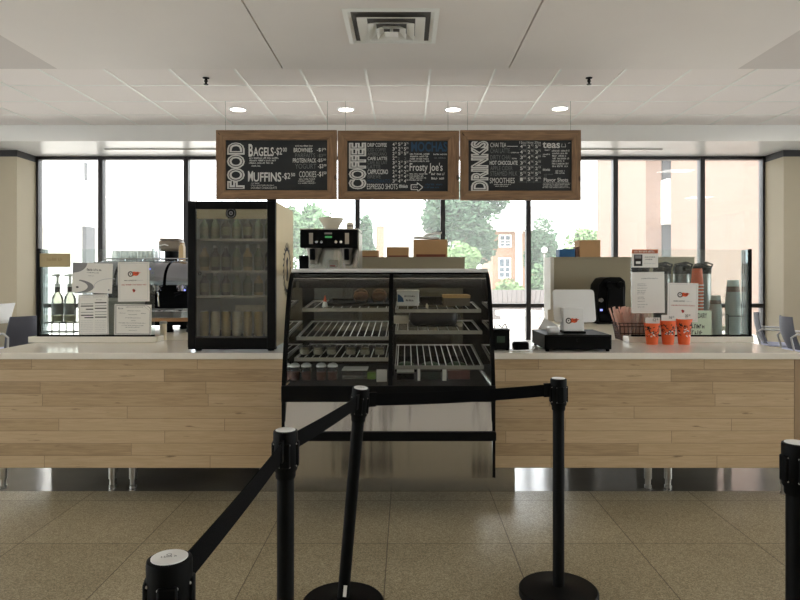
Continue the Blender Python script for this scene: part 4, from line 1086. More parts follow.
m.tube([(xs[0], -.057, .14), (xs[1], -.057, .14)], .003, 6); m.tube([(xs[0], .055, .14), (xs[1], .055, .14)], .003, 6)
m.build('wire_frame', M_black, t)
# straw basket
bx = WX(633, 4.80)
t = thing('straw_basket', 'brown wire basket full of pink wrapped straws beside the glass guard', 'basket', (bx, 4.82, ZT))
m = MB()
for z, r in ((.002, .10), (.05, .108), (.10, .116), (.125, .12)):
    m.tube([(-r, -r*.7, z), (r, -r*.7, z), (r, r*.7, z), (-r, r*.7, z), (-r, -r*.7, z)], .0035, 6)
for i in range(9):
    f = -1+2*i/8
    for s in (-1, 1):
        m.tube([(f*.10, s*.07, .002), (f*.12, s*.084, .125)], .0025, 5)
        m.tube([(s*.10, f*.07, .002), (s*.12, f*.084, .125)], .0025, 5)
m.build('wire_frame', mat('brown_wire', rgb(70, 44, 40), .5), t)
MB().box(-.10, .10, -.07, .07, .001, .004).build('bottom', M_black, t)
st = random.Random(4)
m = MB()
for i in range(95):
    x, y = st.uniform(-.09, .09), st.uniform(-.06, .06); a, b = st.uniform(-.07, .07), st.uniform(-.03, .03)
    m.cyl((x, y, .006), (x+a-.01, y+b, st.uniform(.19, .245)), .006, n=6)
so = m.build('wrapped_straws', M_pinkst); so.location = (bx, 4.82, ZT); tag(so, 'bunch of pink wrapped straws standing in the wire basket', 'straws', kind='stuff')
# ================================================================== REGISTER
dx0, dx1 = .864, 1.282
t = thing('cash_drawer', 'black cash drawer on the white countertop under the tablet stand', 'cash drawer', ((dx0+dx1)/2, 4.25, ZT))
hw = (dx1-dx0)/2
MB().box(-hw, hw, -.20, .21, .014, .104).build('housing', M_blackm, t, bevel=.004)
MB().box(-hw+.01, hw-.01, -.208, -.20, .02, .096).build('drawer_front', M_black, t, bevel=.002)
MB().cyl((.0, -.209, .07), (0, -.212, .07), .012, n=14).build('lock', M_blackm, t)
for sx in (-hw+.02, hw-.02):
    for sy in (-.18, .19): MB().lathe([(.012, 0), (.012, .015)], sx, sy, 0, 12).build('foot', M_black, t)
d = 4.27; tx0, tx1 = WX(552.5, d), WX(594, d); tzb, tzt = WZ(320.5, d), WZ(291, d)
sx0, sx1 = WX(563.5, 4.18), WX(584, 4.18)
org = Vector(((sx0+sx1)/2, 4.23, ZT+.1045)); t = thing('tablet_stand', 'white tablet on a white stand with ring logo, above the cash drawer', 'register', org)
MB().box(sx0-.004, sx1+.006, 4.15, 4.30, org.z, org.z+.012).build('foot_plate', M_black, t, org, bevel=.003)
m = MB(); m.rings([[(sx0, 4.175, org.z+.012), (sx1, 4.175, org.z+.012), (sx1, 4.28, org.z+.012), (sx0, 4.28, org.z+.012)], [(sx0, 4.19, WZ(308, 4.19)), (sx1, 4.19, WZ(308, 4.19)), (sx1, 4.25, WZ(308, 4.19)), (sx0, 4.25, WZ(308, 4.19))]])
m.build('stand_body', M_white, t, org, bevel=.004)
yb = 4.175; k = Marks((0, yb-.0005+.005, 0), V=(0, .015/.15, 1)); 
sl = (4.19-4.175)/(WZ(308, 4.19)-org.z-.012)
k = Marks((0, 4.175, org.z+.012), V=(0, sl, 1), n=(0, -1, 0), lift=.0015)
logo(k, (sx0+sx1)/2-.012, (WZ(308, 4.19)-org.z)*.42, .05, 0, 1); k.build('logo', [M_ink, M_orange], t, org, smooth=False)
tc_ = Vector(((tx0+tx1)/2, 4.25, (tzb+tzt)/2)); ww, hh = (tx1-tx0)/2, (tzt-tzb)/2+.012
def rrect(w_, h_, r, n=6):
    return [(sx*(w_-r)+r*math.cos(a0+PI/2*i/n), sy*(h_-r)+r*math.sin(a0+PI/2*i/n)) for sx, sy, a0 in ((1, 1, 0), (-1, 1, PI/2), (-1, -1, PI), (1, -1, 1.5*PI)) for i in range(n+1)]
m = MB(); m.T = Matrix.Translation(tc_) @ Matrix.Rotation(math.radians(-15), 4, 'X')
m.prism(rrect(ww, hh, .022), 'Y', -.006, .006); m.build('tablet', M_white, t, org, bevel=.002)
m = MB(); m.T = Matrix.Translation(tc_) @ Matrix.Rotation(math.radians(-15), 4, 'X')
m.prism(rrect(ww-.012, hh-.012, .008), 'Y', .006, .0075); m.build('screen', M_black, t, org)
t = thing('card_reader', 'small white rounded card reader on the cash drawer', 'card reader', (WX(552.5, 4.16), 4.15, ZT+.1045))
MB().box(-.038, .038, -.038, .038, .004, .042).build('body', M_white, t, bevel=.014, seg=4)
MB().box(-.03, .03, -.03, .03, 0, .006).build('base_pad', M_alu, t)
t = thing('receipt_paper', 'loose white receipt sheet leaning behind the cash drawer', 'paper', (WX(541, 4.5), 4.53, ZT))
m = MB(); m.T = Matrix.Rotation(.5, 4, 'Y')
m.box(-.06, .05, 0, .002, 0.03, .17); m.build('sheet', M_paper, t)
t = thing('label_printer', 'small black box printer beside the display case', 'printer', (WX(501.5, 4.12), 4.18, ZT))
MB().box(-.052, .052, -.07, .07, .004, .125).build('body', M_black, t, bevel=.004)
MB().box(-.054, .054, -.072, .03, .125, .134).build('lid', M_blackm, t, bevel=.003)
MB().box(-.03, .02, -.074, -.07, .05, .09).build('window', mat('dark_green_label', rgb(44, 62, 46), .4), t)
m = MB(); m.tube([(-.04, -.02, .134), (-.035, -.02, .17), (-.01, -.02, .155), (.01, -.02, .14), (.03, -.01, .165), (.045, 0, .135)], .004); m.build('cable', M_black, t)
for sx in (-.04, .04): MB().box(sx-.01, sx+.01, -.06, .06, 0, .005).build('foot', M_black, t)
t = thing('charger_puck', 'black rounded charger lying on the countertop between printer and cash drawer', 'charger', (WX(521, 4.10), 4.12, ZT))
MB().box(-.05, .05, -.035, .035, 0.0, .055).build('body', M_black, t, bevel=.015, seg=3)
MB().box(-.02, .03, -.037, -.034, .015, .035).build('port', M_blackm, t)
MB().tube([(-.05, -.01, .01), (-.08, -.05, .005), (-.04, -.07, .005), (.02, -.06, .006), (.06, -.04, .006), (.085, -.03, .02)], .004).build('cable', M_white, t)

# ================================================================== DRINKS FRIDGE
fx0, fx1, fy, fb = WX(187.5, 4.05), WX(275.5, 4.05), 4.05, 4.69
fz0, fz1 = ZT+.025, WZ(201, 4.05)
org = Vector(((fx0+fx1)/2, 4.37, ZT)); t = thing('drinks_fridge', 'black glass-door countertop drinks fridge with champagne steel sides', 'fridge', org)
MB().box(fx0, fx0+.03, fy+.04, fb, fz0, fz1).build('side_panel', M_champ, t, org, bevel=.006)
MB().box(fx1-.03, fx1, fy+.04, fb, fz0, fz1).build('side_panel', M_champ, t, org, bevel=.006)
MB().box(fx0+.05, fx1-.05, fy+.045, fy+.06, fz1-.062, fz1-.052).build('added_fill_strip', M_fridgefill, t, org)  # fill lamp added inside the fridge to brighten its contents
MB().box(fx0+.03, fx1-.03, fy+.04, fb, fz1-.05, fz1).build('top_panel', M_fblk, t, org)
MB().box(fx0+.03, fx1-.03, fy+.04, fb, fz0, fz0+.06).build('bottom_panel', M_fblk, t, org)
MB().box(fx0+.03, fx1-.03, fb-.03, fb, fz0+.06, fz1-.05).build('back_panel', M_fint, t, org)
MB().box(fx0+.03, fx0+.032, fy+.05, fb-.03, fz0+.06, fz1-.05).box(fx1-.032, fx1-.03, fy+.05, fb-.03, fz0+.06, fz1-.05).build('liner', M_fint, t, org)
gx0, gx1, gz0, gz1 = WX(195, fy), WX(267, fy), WZ(338, fy), WZ(209, fy)
m = MB(); m.box(fx0, gx0, fy, fy+.035, fz0, fz1).box(gx1, fx1, fy, fy+.035, fz0, fz1).box(gx0, gx1, fy, fy+.035, fz0, gz0).box(gx0, gx1, fy, fy+.035, gz1, fz1)
dr = m.build('door', M_fblk, t, org, bevel=.004)
MB().box(gx0, gx1, fy+.012, fy+.018, gz0, gz1).build('glass', M_glassf, dr, org)
MB().box(gx0+.004, gx1-.004, fy+.024, fy+.03, WZ(218.5, fy), gz1).build('header_lightbox', M_lightbox, dr, org)
k = Marks((0, fy+.0115, 0)); cx_, cz_ = WX(230.5, fy), WZ(213, fy)
k.m = 0; k.disc(cx_, cz_, .034); k.m = 1; k.ring(cx_, cz_, .024, .027, l=2); k.m = 1; k.ring(cx_, cz_, .006, .012, l=2); k.build('round_emblem', [M_black, M_inkg], dr, org)
k = Marks((0, fy+.0115, 0)); cx_, cz_ = WX(199.5, fy), WZ(273.5, fy); k.ring(cx_, cz_, .008, .012, PI*.5, PI*1.5); k.line((cx_, cz_+.01), (cx_+.008, cz_), .004); k.line((cx_, cz_-.01), (cx_+.008, cz_), .004); k.build('door_mark', M_ink, dr, org)
MB().box(fx1-.055, fx1-.0, fy-.004, fy+.05, fz1, fz1+.012).build('hinge_cover', M_fblk, t, org, bevel=.003)
MB().box(fx0, fx1, fy+.01, fy+.05, fz0-.012, fz0).build('kick_strip', M_fblk, t, org)
for sx in (fx0+.05, fx1-.04):
    for yy in (fy+.06, fb-.06): MB().lathe([(.02, 0), (.022, .01), (.012, .03)], sx, yy, ZT, 14).build('foot', M_black, t, org)
ymid = fy+.07
SH = [WZ(338, fy)+.008, WZ(296.5, ymid), WZ(271.5, ymid), WZ(239.5, ymid)]
for z in SH[1:]:
    m = MB(); m.box(fx0+.033, fx1-.033, ymid, ymid+.008, z-.008, z+.006)
    for i in range(16):
        x = fx0+.045+(fx1-fx0-.09)*i/15; m.box(x-.002, x+.002, ymid+.008, fb-.05, z-.002, z+.002)
    m.build('shelf', M_alu, t, org)
# wreath badge on the fridge side (faces +X)
k = Marks((fx1, 4.44, WZ(270, 4.44)), U=(0, 1, 0), V=(0, 0, 1), n=(1, 0, 0), lift=.0008)
k.ring(0, 0, .105, .125, n=40, sv=1.25)
for i in range(26):
    a = 2*PI*i/26; k.line((.125*math.cos(a), .156*math.sin(a)), (.15*math.cos(a+.12), .187*math.sin(a+.12)), .014)
k.poly([(-.03, -.07), (.02, -.08), (.045, -.02), (.02, .02), (.05, .07), (.01, .09), (-.035, .06), (-.015, .0)])
k.build('side_badge', M_ink, t, org, smooth=False)
# drinks
M_dlab = mat('dull_drink_label', rgb(116, 112, 84), .5, var=.45, scale=45)
def bottle(name, loc, label, cat, mb, rr, hh, can=False):
    t = thing(name, label, cat, loc, group='drinks in the fridge')
    if can:
        MB().lathe([(rr*.86, 0), (rr, .012), (rr, hh-.014), (rr*.84, hh)], n=20).build('can_body', mb, t)
        MB().lathe([(rr*.85, hh), (rr*.8, hh+.003), (rr*.76, hh-.001)], n=20).build('lid', M_canl, t)
    else:
        MB().lathe([(rr*.9, 0), (rr, .008), (rr, hh*.62), (rr*.45, hh*.8), (rr*.42, hh*.9)], n=20).build('bottle_body', mb, t)
        MB().lathe([(rr*.5, hh*.9), (rr*.5, hh)], n=16).build('cap', M_alu, t)
        MB().lathe([(rr+.0006, hh*.15), (rr+.0006, hh*.55)], n=20, cap0=False, cap1=False).build('label_band', M_dlab, t)
    return t
inx0, inx1 = fx0+.065, fx1-.065
P3 = {}
rows = [('bottom', SH[0], [('C', 'gold'), ('W', 'pale'), ('C', 'gold'), ('W', 'pale'), ('C', 'gold'), ('C', 'gold'), ('W', 'pale')], .10),
        ('second lowest', SH[1], 'dgdggmg', .12), ('second highest', SH[2], 'mddgmgd', .14), ('top', SH[3], 'ggdgdgg', .12)]
for rn, z, items, hmax in rows:
    n = len(items)
    for i, it in enumerate(items):
        x = inx0+(inx1-inx0)*i/(n-1); y = ymid+.06
        z_ = z+.0065 if rn != 'bottom' else fz0+.0605
        if rn == 'bottom':
            key = it[0]; lab = '%s drink can on the bottom fridge shelf, %s from the espresso machine side' % (it[1], ORD[i]); nm, ct = 'drink_can', 'can'
            mk = lambda: bottle('drink_can', (x, y, z_), lab, 'can', M_can if it[0] == 'C' else M_canw, .029, .158, True)
        else:
            key = it+('t' if hmax > .13 else 's'); mb_ = {'d': M_drk, 'g': M_drk2, 'm': M_drk3}[it]; cn = {'d': 'dark', 'g': 'green', 'm': 'milky'}[it]
            lab = '%s drink bottle on the %s fridge shelf, %s from the espresso machine side' % (cn, rn, ORD[i])
            mk = lambda: bottle('drink_bottle', (x, y, z_), lab, 'bottle', mb_, .029, hmax+.02)
        if key not in P3: P3[key] = mk()
        else: dup(P3[key], (x, y, z_), lab)
sgn = thing('price_card', 'pale card standing behind the cans on the bottom fridge shelf', 'card', (WX(252, 4.4), 4.35, fz0+.061))
MB().box(-.10, .10, 0, .004, 0, .19).build('card', M_canw, sgn); MB().box(-.10, .10, -.0, .05, 0, .003).build('foot', M_canw, sgn)

# ================================================================== DISPLAY CASE
CX0, CX1 = WX(281.5, 3.70), WX(495.5, 3.70)
CM = WX(390.5, 3.75); BY = 4.68
org = Vector(((CX0+CX1)/2, 4.15, 0)); t = thing('display_case', 'curved glass refrigerated pastry case with black frame and steel base', 'display case', org)
case = t
MB().box(WX(259, 4.137), WX(515, 4.137), 4.137, 4.70, 0, .188).build('plinth', M_steelv, t, org, bevel=.003)
zb_ = WZ(478.5, 3.69)
MB().box(CX0+.02, CX1-.02, 3.75, BY, zb_+.005, .74).build('base_cabinet', M_blackm, t, org)
za_, zc_ = WZ(433, 3.69), WZ(401.5, 3.69)
m = MB(); m.prism([(3.69, za_), (3.712, za_), (3.745, zc_+.01), (3.722, zc_+.01)], 'X', CX0+.018, CX1-.018); m.build('upper_base_panel', M_steelv, t, org, bevel=.002)
MB().box(CX0+.018, CX1-.018, 3.695, 3.712, zb_, WZ(440.5, 3.69)).build('lower_base_panel', M_steelv, t, org, bevel=.002)
MB().box(CX0, CX1, 3.66, 3.71, WZ(441, 3.67), WZ(432, 3.67)).build('bumper_rail', M_black, t, org, bevel=.006)
MB().box(CX0, CX1, 3.685, 3.72, WZ(402, 3.69), WZ(386, 3.69)).build('sill_rail', M_blackm, t, org, bevel=.004)
M_lalu = mat('pale_aluminium', rgb(214, 214, 212), .3, metal=.3, var=.03)
prof = [(3.70, .745), (3.735, .90), (3.775, 1.03), (3.825, 1.17), (3.885, 1.285), (3.945, 1.355), (3.99, 1.388)]
def sm(prof, n=4):
    out = []
    P = [prof[0]]+prof+[prof[-1]]
    for i in range(1, len(P)-2):
        for k_ in range(n):
            u = k_/n; a = []
            for c in (0, 1):
                p0, p1, p2, p3 = P[i-1][c], P[i][c], P[i+1][c], P[i+2][c]
                a.append(.5*((2*p1)+(-p0+p2)*u+(2*p0-5*p1+4*p2-p3)*u*u+(-p0+3*p1-3*p2+p3)*u**3))
            out.append(tuple(a))
    out.append(prof[-1]); return out
cp = sm(prof)
for a, b in ((CX0+.022, CM-.012), (CM+.012, CX1-.022)):
    MB().strip(cp, a, b, .006).build('curved_glass', M_glassc, t, org)
for a, b in ((CX0, CX0+.022), (CX1-.022, CX1)):
    full = [(3.705, zb_), (3.70, .6)]+cp+[(4.06, 1.41), (4.2, 1.414), (BY, 1.414)]
    m = MB(); m.strip(full, a, b, .036); m.build('side_frame', M_black, t, org)
m = MB().strip(cp, CM-.012, CM+.012, .022); m.box(CM-.012, CM+.012, 4.10, 4.13, .74, 1.39); m.build('center_post', M_black, t, org)
MB().box(CX0+.022, CX1-.022, 4.10, BY, 1.396, 1.414).build('top_panel', M_steel, t, org)
MB().box(CX0+.004, CX1-.004, 3.985, 4.10, 1.394, 1.419).build('top_edge', M_lalu, t, org, bevel=.008, seg=3)
MB().box(CX0+.03, CX1-.03, 4.11, 4.26, WZ(288, 4.11), 1.395).build('light_canopy', M_blackm, t, org, bevel=.004)
MB().box(CX0+.05, CX1-.05, 4.265, 4.31, 1.345, 1.355).build('hidden_fill_strip', M_casefill, t, org)  # unseen fill strip added behind the canopy lip to brighten the shelves
m = MB()
for x in (CX0+.003, CX1-.009):
    pts = [(y+.03, z) for y, z in cp]+[(4.2, 1.39), (BY-.04, 1.39), (BY-.04, .745)]
    m.prism(pts, 'X', x, x+.006)
m.build('side_glass', M_glassc, t, org)
for x, xb in ((CX0+.004, CX0+.05), (WX(462.5, BY), CX1-.004)): MB().box(x, xb, BY-.035, BY, .74, 1.396).build('rear_post', M_blackm, t, org)
MB().box(CM-.02, CM+.02, BY-.03, BY, .74, 1.396).build('rear_post', M_blackm, t, org)
m = MB().box(CX0+.03, CM-.02, BY-.03, BY-.01, .745, .80).box(CX0+.03, CM-.02, BY-.03, BY-.01, 1.33, 1.395).box(CM+.02, CX1-.03, BY-.03, BY-.01, .745, .80).box(CM+.02, CX1-.03, BY-.03, BY-.01, 1.33, 1.395)
m.build('rear_door_rails', M_blackm, t, org)
for a, b in ((CX0+.05, CM-.02), (CM+.02, WX(462.5, BY))):
    MB().box(a, b, BY-.022, BY-.018, .80, 1.33).build('rear_door_glass', M_glassd, t, org)
MB().box(CX0+.022, CX1-.022, 3.72, BY, .735, .745).build('deck', M_blackm, t, org)
def wshelf(x0, x1, yf, zf, yb, zb, n=13, wr=.003):
    sh = MB(); dy, dz = yb-yf, zb-zf
    for i in range(n):
        x = x0+.012+(x1-x0-.024)*i/(n-1); sh.tube([(x, yf+.004, zf+.006), (x, yb, zb)], wr, 6)
    sh.tube([(x0, yb, zb-.003), (x1, yb, zb-.003)], .005, 6)
    s_ = sh.build('wire_shelf', M_wire, case, org)
    MB().box(x0-.004, x1+.004, yf-.008, yf+.004, zf-.016, zf+.006).build('front_rail', M_alu, s_, org)
    m = MB()
    for x in (x0-.004, x1-.002):
        m.add([(x, yf, zf-.014), (x+.006, yf, zf-.014), (x+.006, yb, zb-.012), (x, yb, zb-.012), (x, yf, zf+.004), (x+.006, yf, zf+.004), (x+.006, yb, zb+.004), (x, yb, zb+.004)], [(0, 3, 2, 1), (4, 5, 6, 7), (0, 1, 5, 4), (1, 2, 6, 5), (2, 3, 7, 6), (3, 0, 4, 7)])
    m.build('bracket', M_alu, s_, org)
    return lambda x, y: zf+(zb-zf)*(y-yf)/(yb-yf)+.0085
lx0, lx1, rx0, rx1 = CX0+.045, CM-.022, CM+.026, CX1-.045
L1 = wshelf(lx0+.02, lx1, 4.06, WZ(309, 4.06), 4.56, WZ(309, 4.06)+.034, 10, .0022)
L2 = wshelf(lx0, lx1, 3.97, WZ(337.5, 3.97), 4.60, WZ(321, 4.60))
L3 = wshelf(lx0-.005, lx1, 3.92, WZ(358.5, 3.92), 4.56, WZ(358.5, 3.92)+.02)
R1 = wshelf(rx0, rx1, 4.06, WZ(310, 4.06), 4.56, WZ(310, 4.06)+.03, 9, .0022)
R2 = wshelf(rx0, rx1, 4.00, WZ(331.5, 4.0), 4.56, WZ(331.5, 4.0)+.03, 9, .0022)
R3 = wshelf(rx0, rx1, 3.92, WZ(366.5, 3.92), 4.58, WZ(344.5, 4.58))
DK = .7455
# contents, left bay
y = 4.24; z = L1(0, 4.12)
t = thing('baking_tray', 'black tray on the top wire shelf under two wrapped muffins', 'tray', (WX(358, 4.2), 4.30, L1(0, 4.18)+.006))
hw = .20
m = MB(); m.T = Matrix.Rotation(math.atan(.068), 4, 'X'); m.box(-hw, hw, -.15, .15, 0, .006); m.build('tray_base', M_black, t)
m = MB(); m.T = Matrix.Rotation(math.atan(.068), 4, 'X')
m.box(-hw, hw, -.155, -.148, 0, .02).box(-hw, hw, .148, .155, 0, .02).box(-hw, -hw+.006, -.15, .15, 0, .02).box(hw-.006, hw, -.15, .15, 0, .02); m.build('tray_rim', M_black, t)
tz = L1(0, 4.18)+.0165
for px, lb in ((361, 'wrapped brown muffin on the black tray, next to the orange marker'), (379.5, 'wrapped brown muffin on the black tray, next to the case centre post')):
    t = thing('wrapped_muffin', lb, 'muffin', (WX(px, 4.26), 4.26, tz), group='wrapped muffins')
    m = MB(); m.ico((0, 0, .04), .05, (1, 1, .62), 18, 10, .04); m.build('muffin', M_bread, t)
    m = MB(); m.lathe([(.04, 0), (.052, .02), (.056, .05), (.045, .075), (.018, .088), (.004, .09)], n=22); m.build('film', M_film, t)
t = thing('price_marker', 'small orange and white price marker at the end of the top wire shelf', 'marker', (WX(325, 4.08), 4.08, L1(0, 4.08)))
MB().lathe([(.02, 0), (.012, .035)], n=4).build('marker_base', M_paper, t)
MB().lathe([(.012, .036), (.001, .075)], n=14).build('marker_tip', M_orange, t)
pc = None
for i, px in enumerate((304.5, 318, 331.5, 350.5, 365, 379.5)):
    lb = 'lidded parfait cup on the lower wire shelf, %s from the case side frame' % ORD[i]
    p = (WX(px, 3.99), 4.0, L3(0, 4.0)+.004)
    if pc is None:
        pc = thing('parfait_cup', lb, 'cup', p, group='parfait cups')
        MB().lathe([(.028, 0), (.036, .048), (.034, .048), (.026, .003)], n=20, cap1=False).build('cup_wall', M_jar, pc)
        MB().lathe([(.0265, .003), (.031, .032)], n=18).build('yoghurt', M_parf, pc)
        MB().lathe([(.031, .0325), (.032, .042)], n=18).build('granola', M_gran, pc)
        MB().lathe([(.038, .048), (.038, .053), (.03, .058)], n=20).build('lid', M_jar, pc)
    else: dup(pc, p, lb)
jp = None
for i, px in enumerate((294.5, 306, 321, 332.5)):
    lb = 'small lidded fruit jar on the case deck, %s from the case side frame' % ORD[i]
    p = (WX(px, 3.92), 3.93, DK)
    if jp is None:
        jp = thing('fruit_jar', lb, 'jar', p, group='fruit jars')
        MB().lathe([(.026, 0), (.032, .01), (.032, .07), (.027, .08)], n=20).build('jar_wall', M_jar, jp)
        MB().lathe([(.027, .004), (.029, .05)], n=16).build('fruit', M_jam, jp)
        MB().lathe([(.031, .08), (.031, .09), (.02, .10), (.005, .103)], n=20).build('dome_lid', M_wire, jp)
    else: dup(jp, p, lb)
def snackbox(name, px0, px1, py0, d, dp, mb, ml, label, cat='box', z=DK, lidn='lid', lh=.008):
    x0, x1 = WX(px0, d), WX(px1, d); h = WZ(py0, d)-z
    t = thing(name, label, cat, ((x0+x1)/2, d+dp/2, z)); w = (x1-x0)/2
    MB().box(-w, w, -dp/2, dp/2, 0, h-lh).build('body', mb, t, bevel=.004)
    MB().box(-w-.002, w+.002, -dp/2-.002, dp/2+.002, h-lh, h).build(lidn, ml, t, bevel=.002)
    return t
snackbox('salad_container', 342, 367, 369.5, 3.95, .14, M_jar, M_wire, 'clear square container on the case deck beside the fruit jars', 'container')
g = thing('green_snack', 'small green wrapped snack on the case deck beside the clear container', 'snack', (WX(371.5, 3.95), 3.97, DK))
MB().box(-.026, .026, -.03, .03, 0, .042).build('wrapper', M_green, g, bevel=.01, seg=3)
MB().box(-.03, .03, -.002, .002, .0, .05).build('seal', M_drk2, g)
def standcard(px0, px1, py0, d, m_, label, z=DK):
    x0, x1 = WX(px0, d), WX(px1, d); t = thing('price_card', label, 'card', ((x0+x1)/2, d, z)); w = (x1-x0)/2; h = WZ(py0, d)-z
    MB().box(-w, w, 0, .003, 0, h).build('card', m_, t); MB().box(-w, w, .003, .03, 0, .003).build('foot', m_, t)
standcard(376.5, 387, 369.5, 3.86, M_paper, 'pale blue-white card on the case deck next to the centre post')
# right bay
z = R1(0, 4.12)
snackbox('white_box', 397, 419, 290.5, 4.14, .16, M_white, M_paper, 'white cardboard box with blue mark on the upper shelf of the case', z=R1(0, 4.14)+.008)
k = Marks((0, 4.1395, 0)); k.m = 0; k.poly([(WX(397.6, 4.14), WZ(302, 4.14)), (WX(404, 4.14), WZ(302, 4.14)), (WX(403, 4.14), WZ(298, 4.14)), (WX(400, 4.14), WZ(295, 4.14)), (WX(397.6, 4.14), WZ(294, 4.14))]); k.m = 1; k.scribble(WX(404.5, 4.14), WZ(297, 4.14), WX(416, 4.14), WZ(295.2, 4.14)); k.scribble(WX(406, 4.14), WZ(301.4, 4.14), WX(416, 4.14), WZ(299, 4.14))
wb = [o for o in bpy.data.objects if o.name.startswith('white_box')][0]; k.build('print', [M_bluebox, M_ink], wb, wb.location)
snackbox('black_box', 420, 442, 297, 4.18, .14, M_black, M_blackm, 'black takeaway box between the white box and the brown-lidded box', z=R1(0, 4.18)+.008)
snackbox('sandwich_box', 444, 470, 295, 4.14, .2, mat('dark_brown_kraft', rgb(96, 84, 66), .7), mat('kraft_lid', rgb(186, 148, 96), .8), 'dark kraft box with tan top on the upper case shelf near the steel side', z=R1(0, 4.14)+.008, lh=.02)
t = thing('price_marker', 'tiny cream price marker at the front of the upper right wire shelf', 'marker', (WX(427, 4.07), 4.075, R1(0, 4.075)))
MB().lathe([(.009, 0), (.009, .022)], n=12).build('marker_base', M_filter, t); MB().lathe([(.006, .022), (.002, .032)], n=12).build('marker_tip', M_filter, t)
z = R2(0, 4.06)+.006
x0, x1 = WX(409, 4.08), WX(459, 4.08)
t = thing('black_bag', 'black plastic-wrapped loaf bag on the middle shelf of the case', 'bag', ((x0+x1)/2, 4.2, z+.004))
w = (x1-x0)/2; hh = .118
m = MB(); R = []
for u, s in ((-w, .25), (-w*.93, .7), (-w*.8, .95), (-w*.3, 1.0), (w*.3, 1.0), (w*.8, .95), (w*.93, .72), (w, .2)):
    R.append([(u, -.09*s*math.cos(a) if False else .09*s*math.copysign(abs(math.cos(a))**.7, math.cos(a)), hh/2+hh/2*s*math.copysign(abs(math.sin(a))**.7, math.sin(a))+random.uniform(-.002, .002)) for a in [2*PI*i/20 for i in range(20)]])
m.rings(R); m.build('bag_body', M_bag, t, angle=80)
MB().box(-w*.98, w*.98, -.1, .1, 0, .006).build('tray', M_black, t)
m = MB(); m.ico((w*.98, 0, hh*.45), .02, (1.3, .6, 1), 10, 6, .2); m.build('bag_knot', M_bag, t)
t = thing('cheese_packet', 'pale wrapped packet behind the black bag on the middle case shelf', 'packet', (WX(401, 4.2), 4.30, R2(0, 4.30)+.004))
MB().box(-.05, .05, -.05, .05, 0, .05).build('wrapper', M_filter, t, bevel=.01, seg=3); MB().box(-.052, .052, -.003, .003, .0, .055).build('seal', M_parf, t)
snackbox('dark_snack_pack', 389+8, 414, 372, 3.93, .16, M_blackm, M_alu, 'dark snack pack with silver top on the right case deck by the centre post', 'pack')
snackbox('dark_snack_pack', 421, 441, 370.5, 3.95, .16, mat('dark_green_pack', rgb(30, 44, 36), .4), M_blackm, 'dark green snack pack on the right case deck between two pale cards', 'pack')
snackbox('red_snack_pack', 448, 470, 371, 3.95, .15, mat('deep_red_pack', rgb(88, 44, 38), .5), M_jam, 'dark red snack pack on the right case deck near the steel side', 'pack')
standcard(417.6, 420.2, 369, 3.90, M_paper, 'narrow white card edge on the right case deck beside the dark green pack')
standcard(442.5, 446.5, 369.5, 3.90, M_paper, 'narrow white card on the right case deck beside the dark red pack')
for px, lb in ((406, 'leafy green salad pack behind the dark snack pack under the sloping rack'), (431, 'leafy green salad pack in the middle of the deck under the sloping rack'), (456, 'leafy green salad pack behind the red pack under the sloping rack')):
    t = thing('salad_pack', lb, 'pack', (WX(px, 4.35), 4.32, DK), group='salad packs under the sloping rack')
    MB().box(-.07, .07, -.08, .08, 0, .035).build('tub', M_black, t, bevel=.006)
    m = MB(); m.ico((0, 0, .038), .06, (1, 1, .35), 14, 8, .18); m.build('leaves', mat('salad_leaf_%d' % px, rgb(52, 84, 52), .6, var=.4, scale=60), t)
# ================================================================== BARRIER POSTS
def make_post(label, loc, lean=(0, 0), rz=0.0):
    """lean: sideways / towards-camera shift of the top over the whole height"""
    t = thing('stanchion', label, 'barrier post', loc, rz)
    MB().lathe([(.166, 0), (.168, .004), (.168, .030), (.162, .036), (.06, .043), (.034, .05)], n=48).build('base', M_blackm, t, angle=25)
    Mx = Matrix.Translation((0, 0, .04)) @ Matrix.Rotation(lean[0], 4, 'Y') @ Matrix.Rotation(lean[1], 4, 'X') @ Matrix.Translation((0, 0, -.04))
    def B(): m = MB(); m.T = Mx; return m
    B().lathe([(.0245, .03), (.0245, .83)], n=32).build('pole', M_blackm, t)
    h = B().lathe([(.027, .80), (.029, .806), (.029, .818), (.034, .826), (.035, .928), (.034, .935), (.031, .9365)], n=32).build('head', M_black, t)
    for k_ in range(4):
        m = B(); R4 = Matrix.Rotation(k_*PI/2, 4, 'Z'); m.T = Mx @ R4
        m.box(-.015, .015, .028, .0385, .835, .905); m.build('belt_socket', M_black, h, bevel=.004)
    m = B()
    for k_ in range(8):
        a = PI/8+k_*PI/4
        for z in (.90, .838): m.ico((.0343*math.cos(a), .0343*math.sin(a), z), .003, (1, 1, 1), 8, 5)
    m.build('rivets', M_alu, h)
    cp_ = B().lathe([(.028, .9355), (.028, .938), (.0272, .9385)], n=36).build('cap_label', M_white, h)
    k = Marks((0, 0, .9386), U=(1, 0, 0), V=(0, 1, 0), n=(0, 0, 1), lift=.0004)
    k.T = None
    k.scribble(-.012, -.004, .014, .003); k.ring(-.001, .006, .003, .0042, n=12)
    k.v = [Mx @ p for p in k.v]; k.build('cap_print', M_inkg, cp_, smooth=False)
    return t, Mx
def post_xy(px, d): return WX(px, d)
pA = Vector((WX(169.5, 1.02), 1.02, 0)); pB = Vector((WX(285.5, 1.86), 1.86, 0)); pC = Vector((WX(343, 2.69), 2.69, 0)); pD = Vector((WX(558.5, 2.79), 2.79, 0)); pE = Vector((WX(796, 1.72), 1.72, 0))
pstA, _ = make_post('black barrier post closest to the viewer, where the longest belt begins', pA, rz=.25)
dup(pstA, pB, 'upright black barrier post with white cap in front of the drinks fridge side', .1)
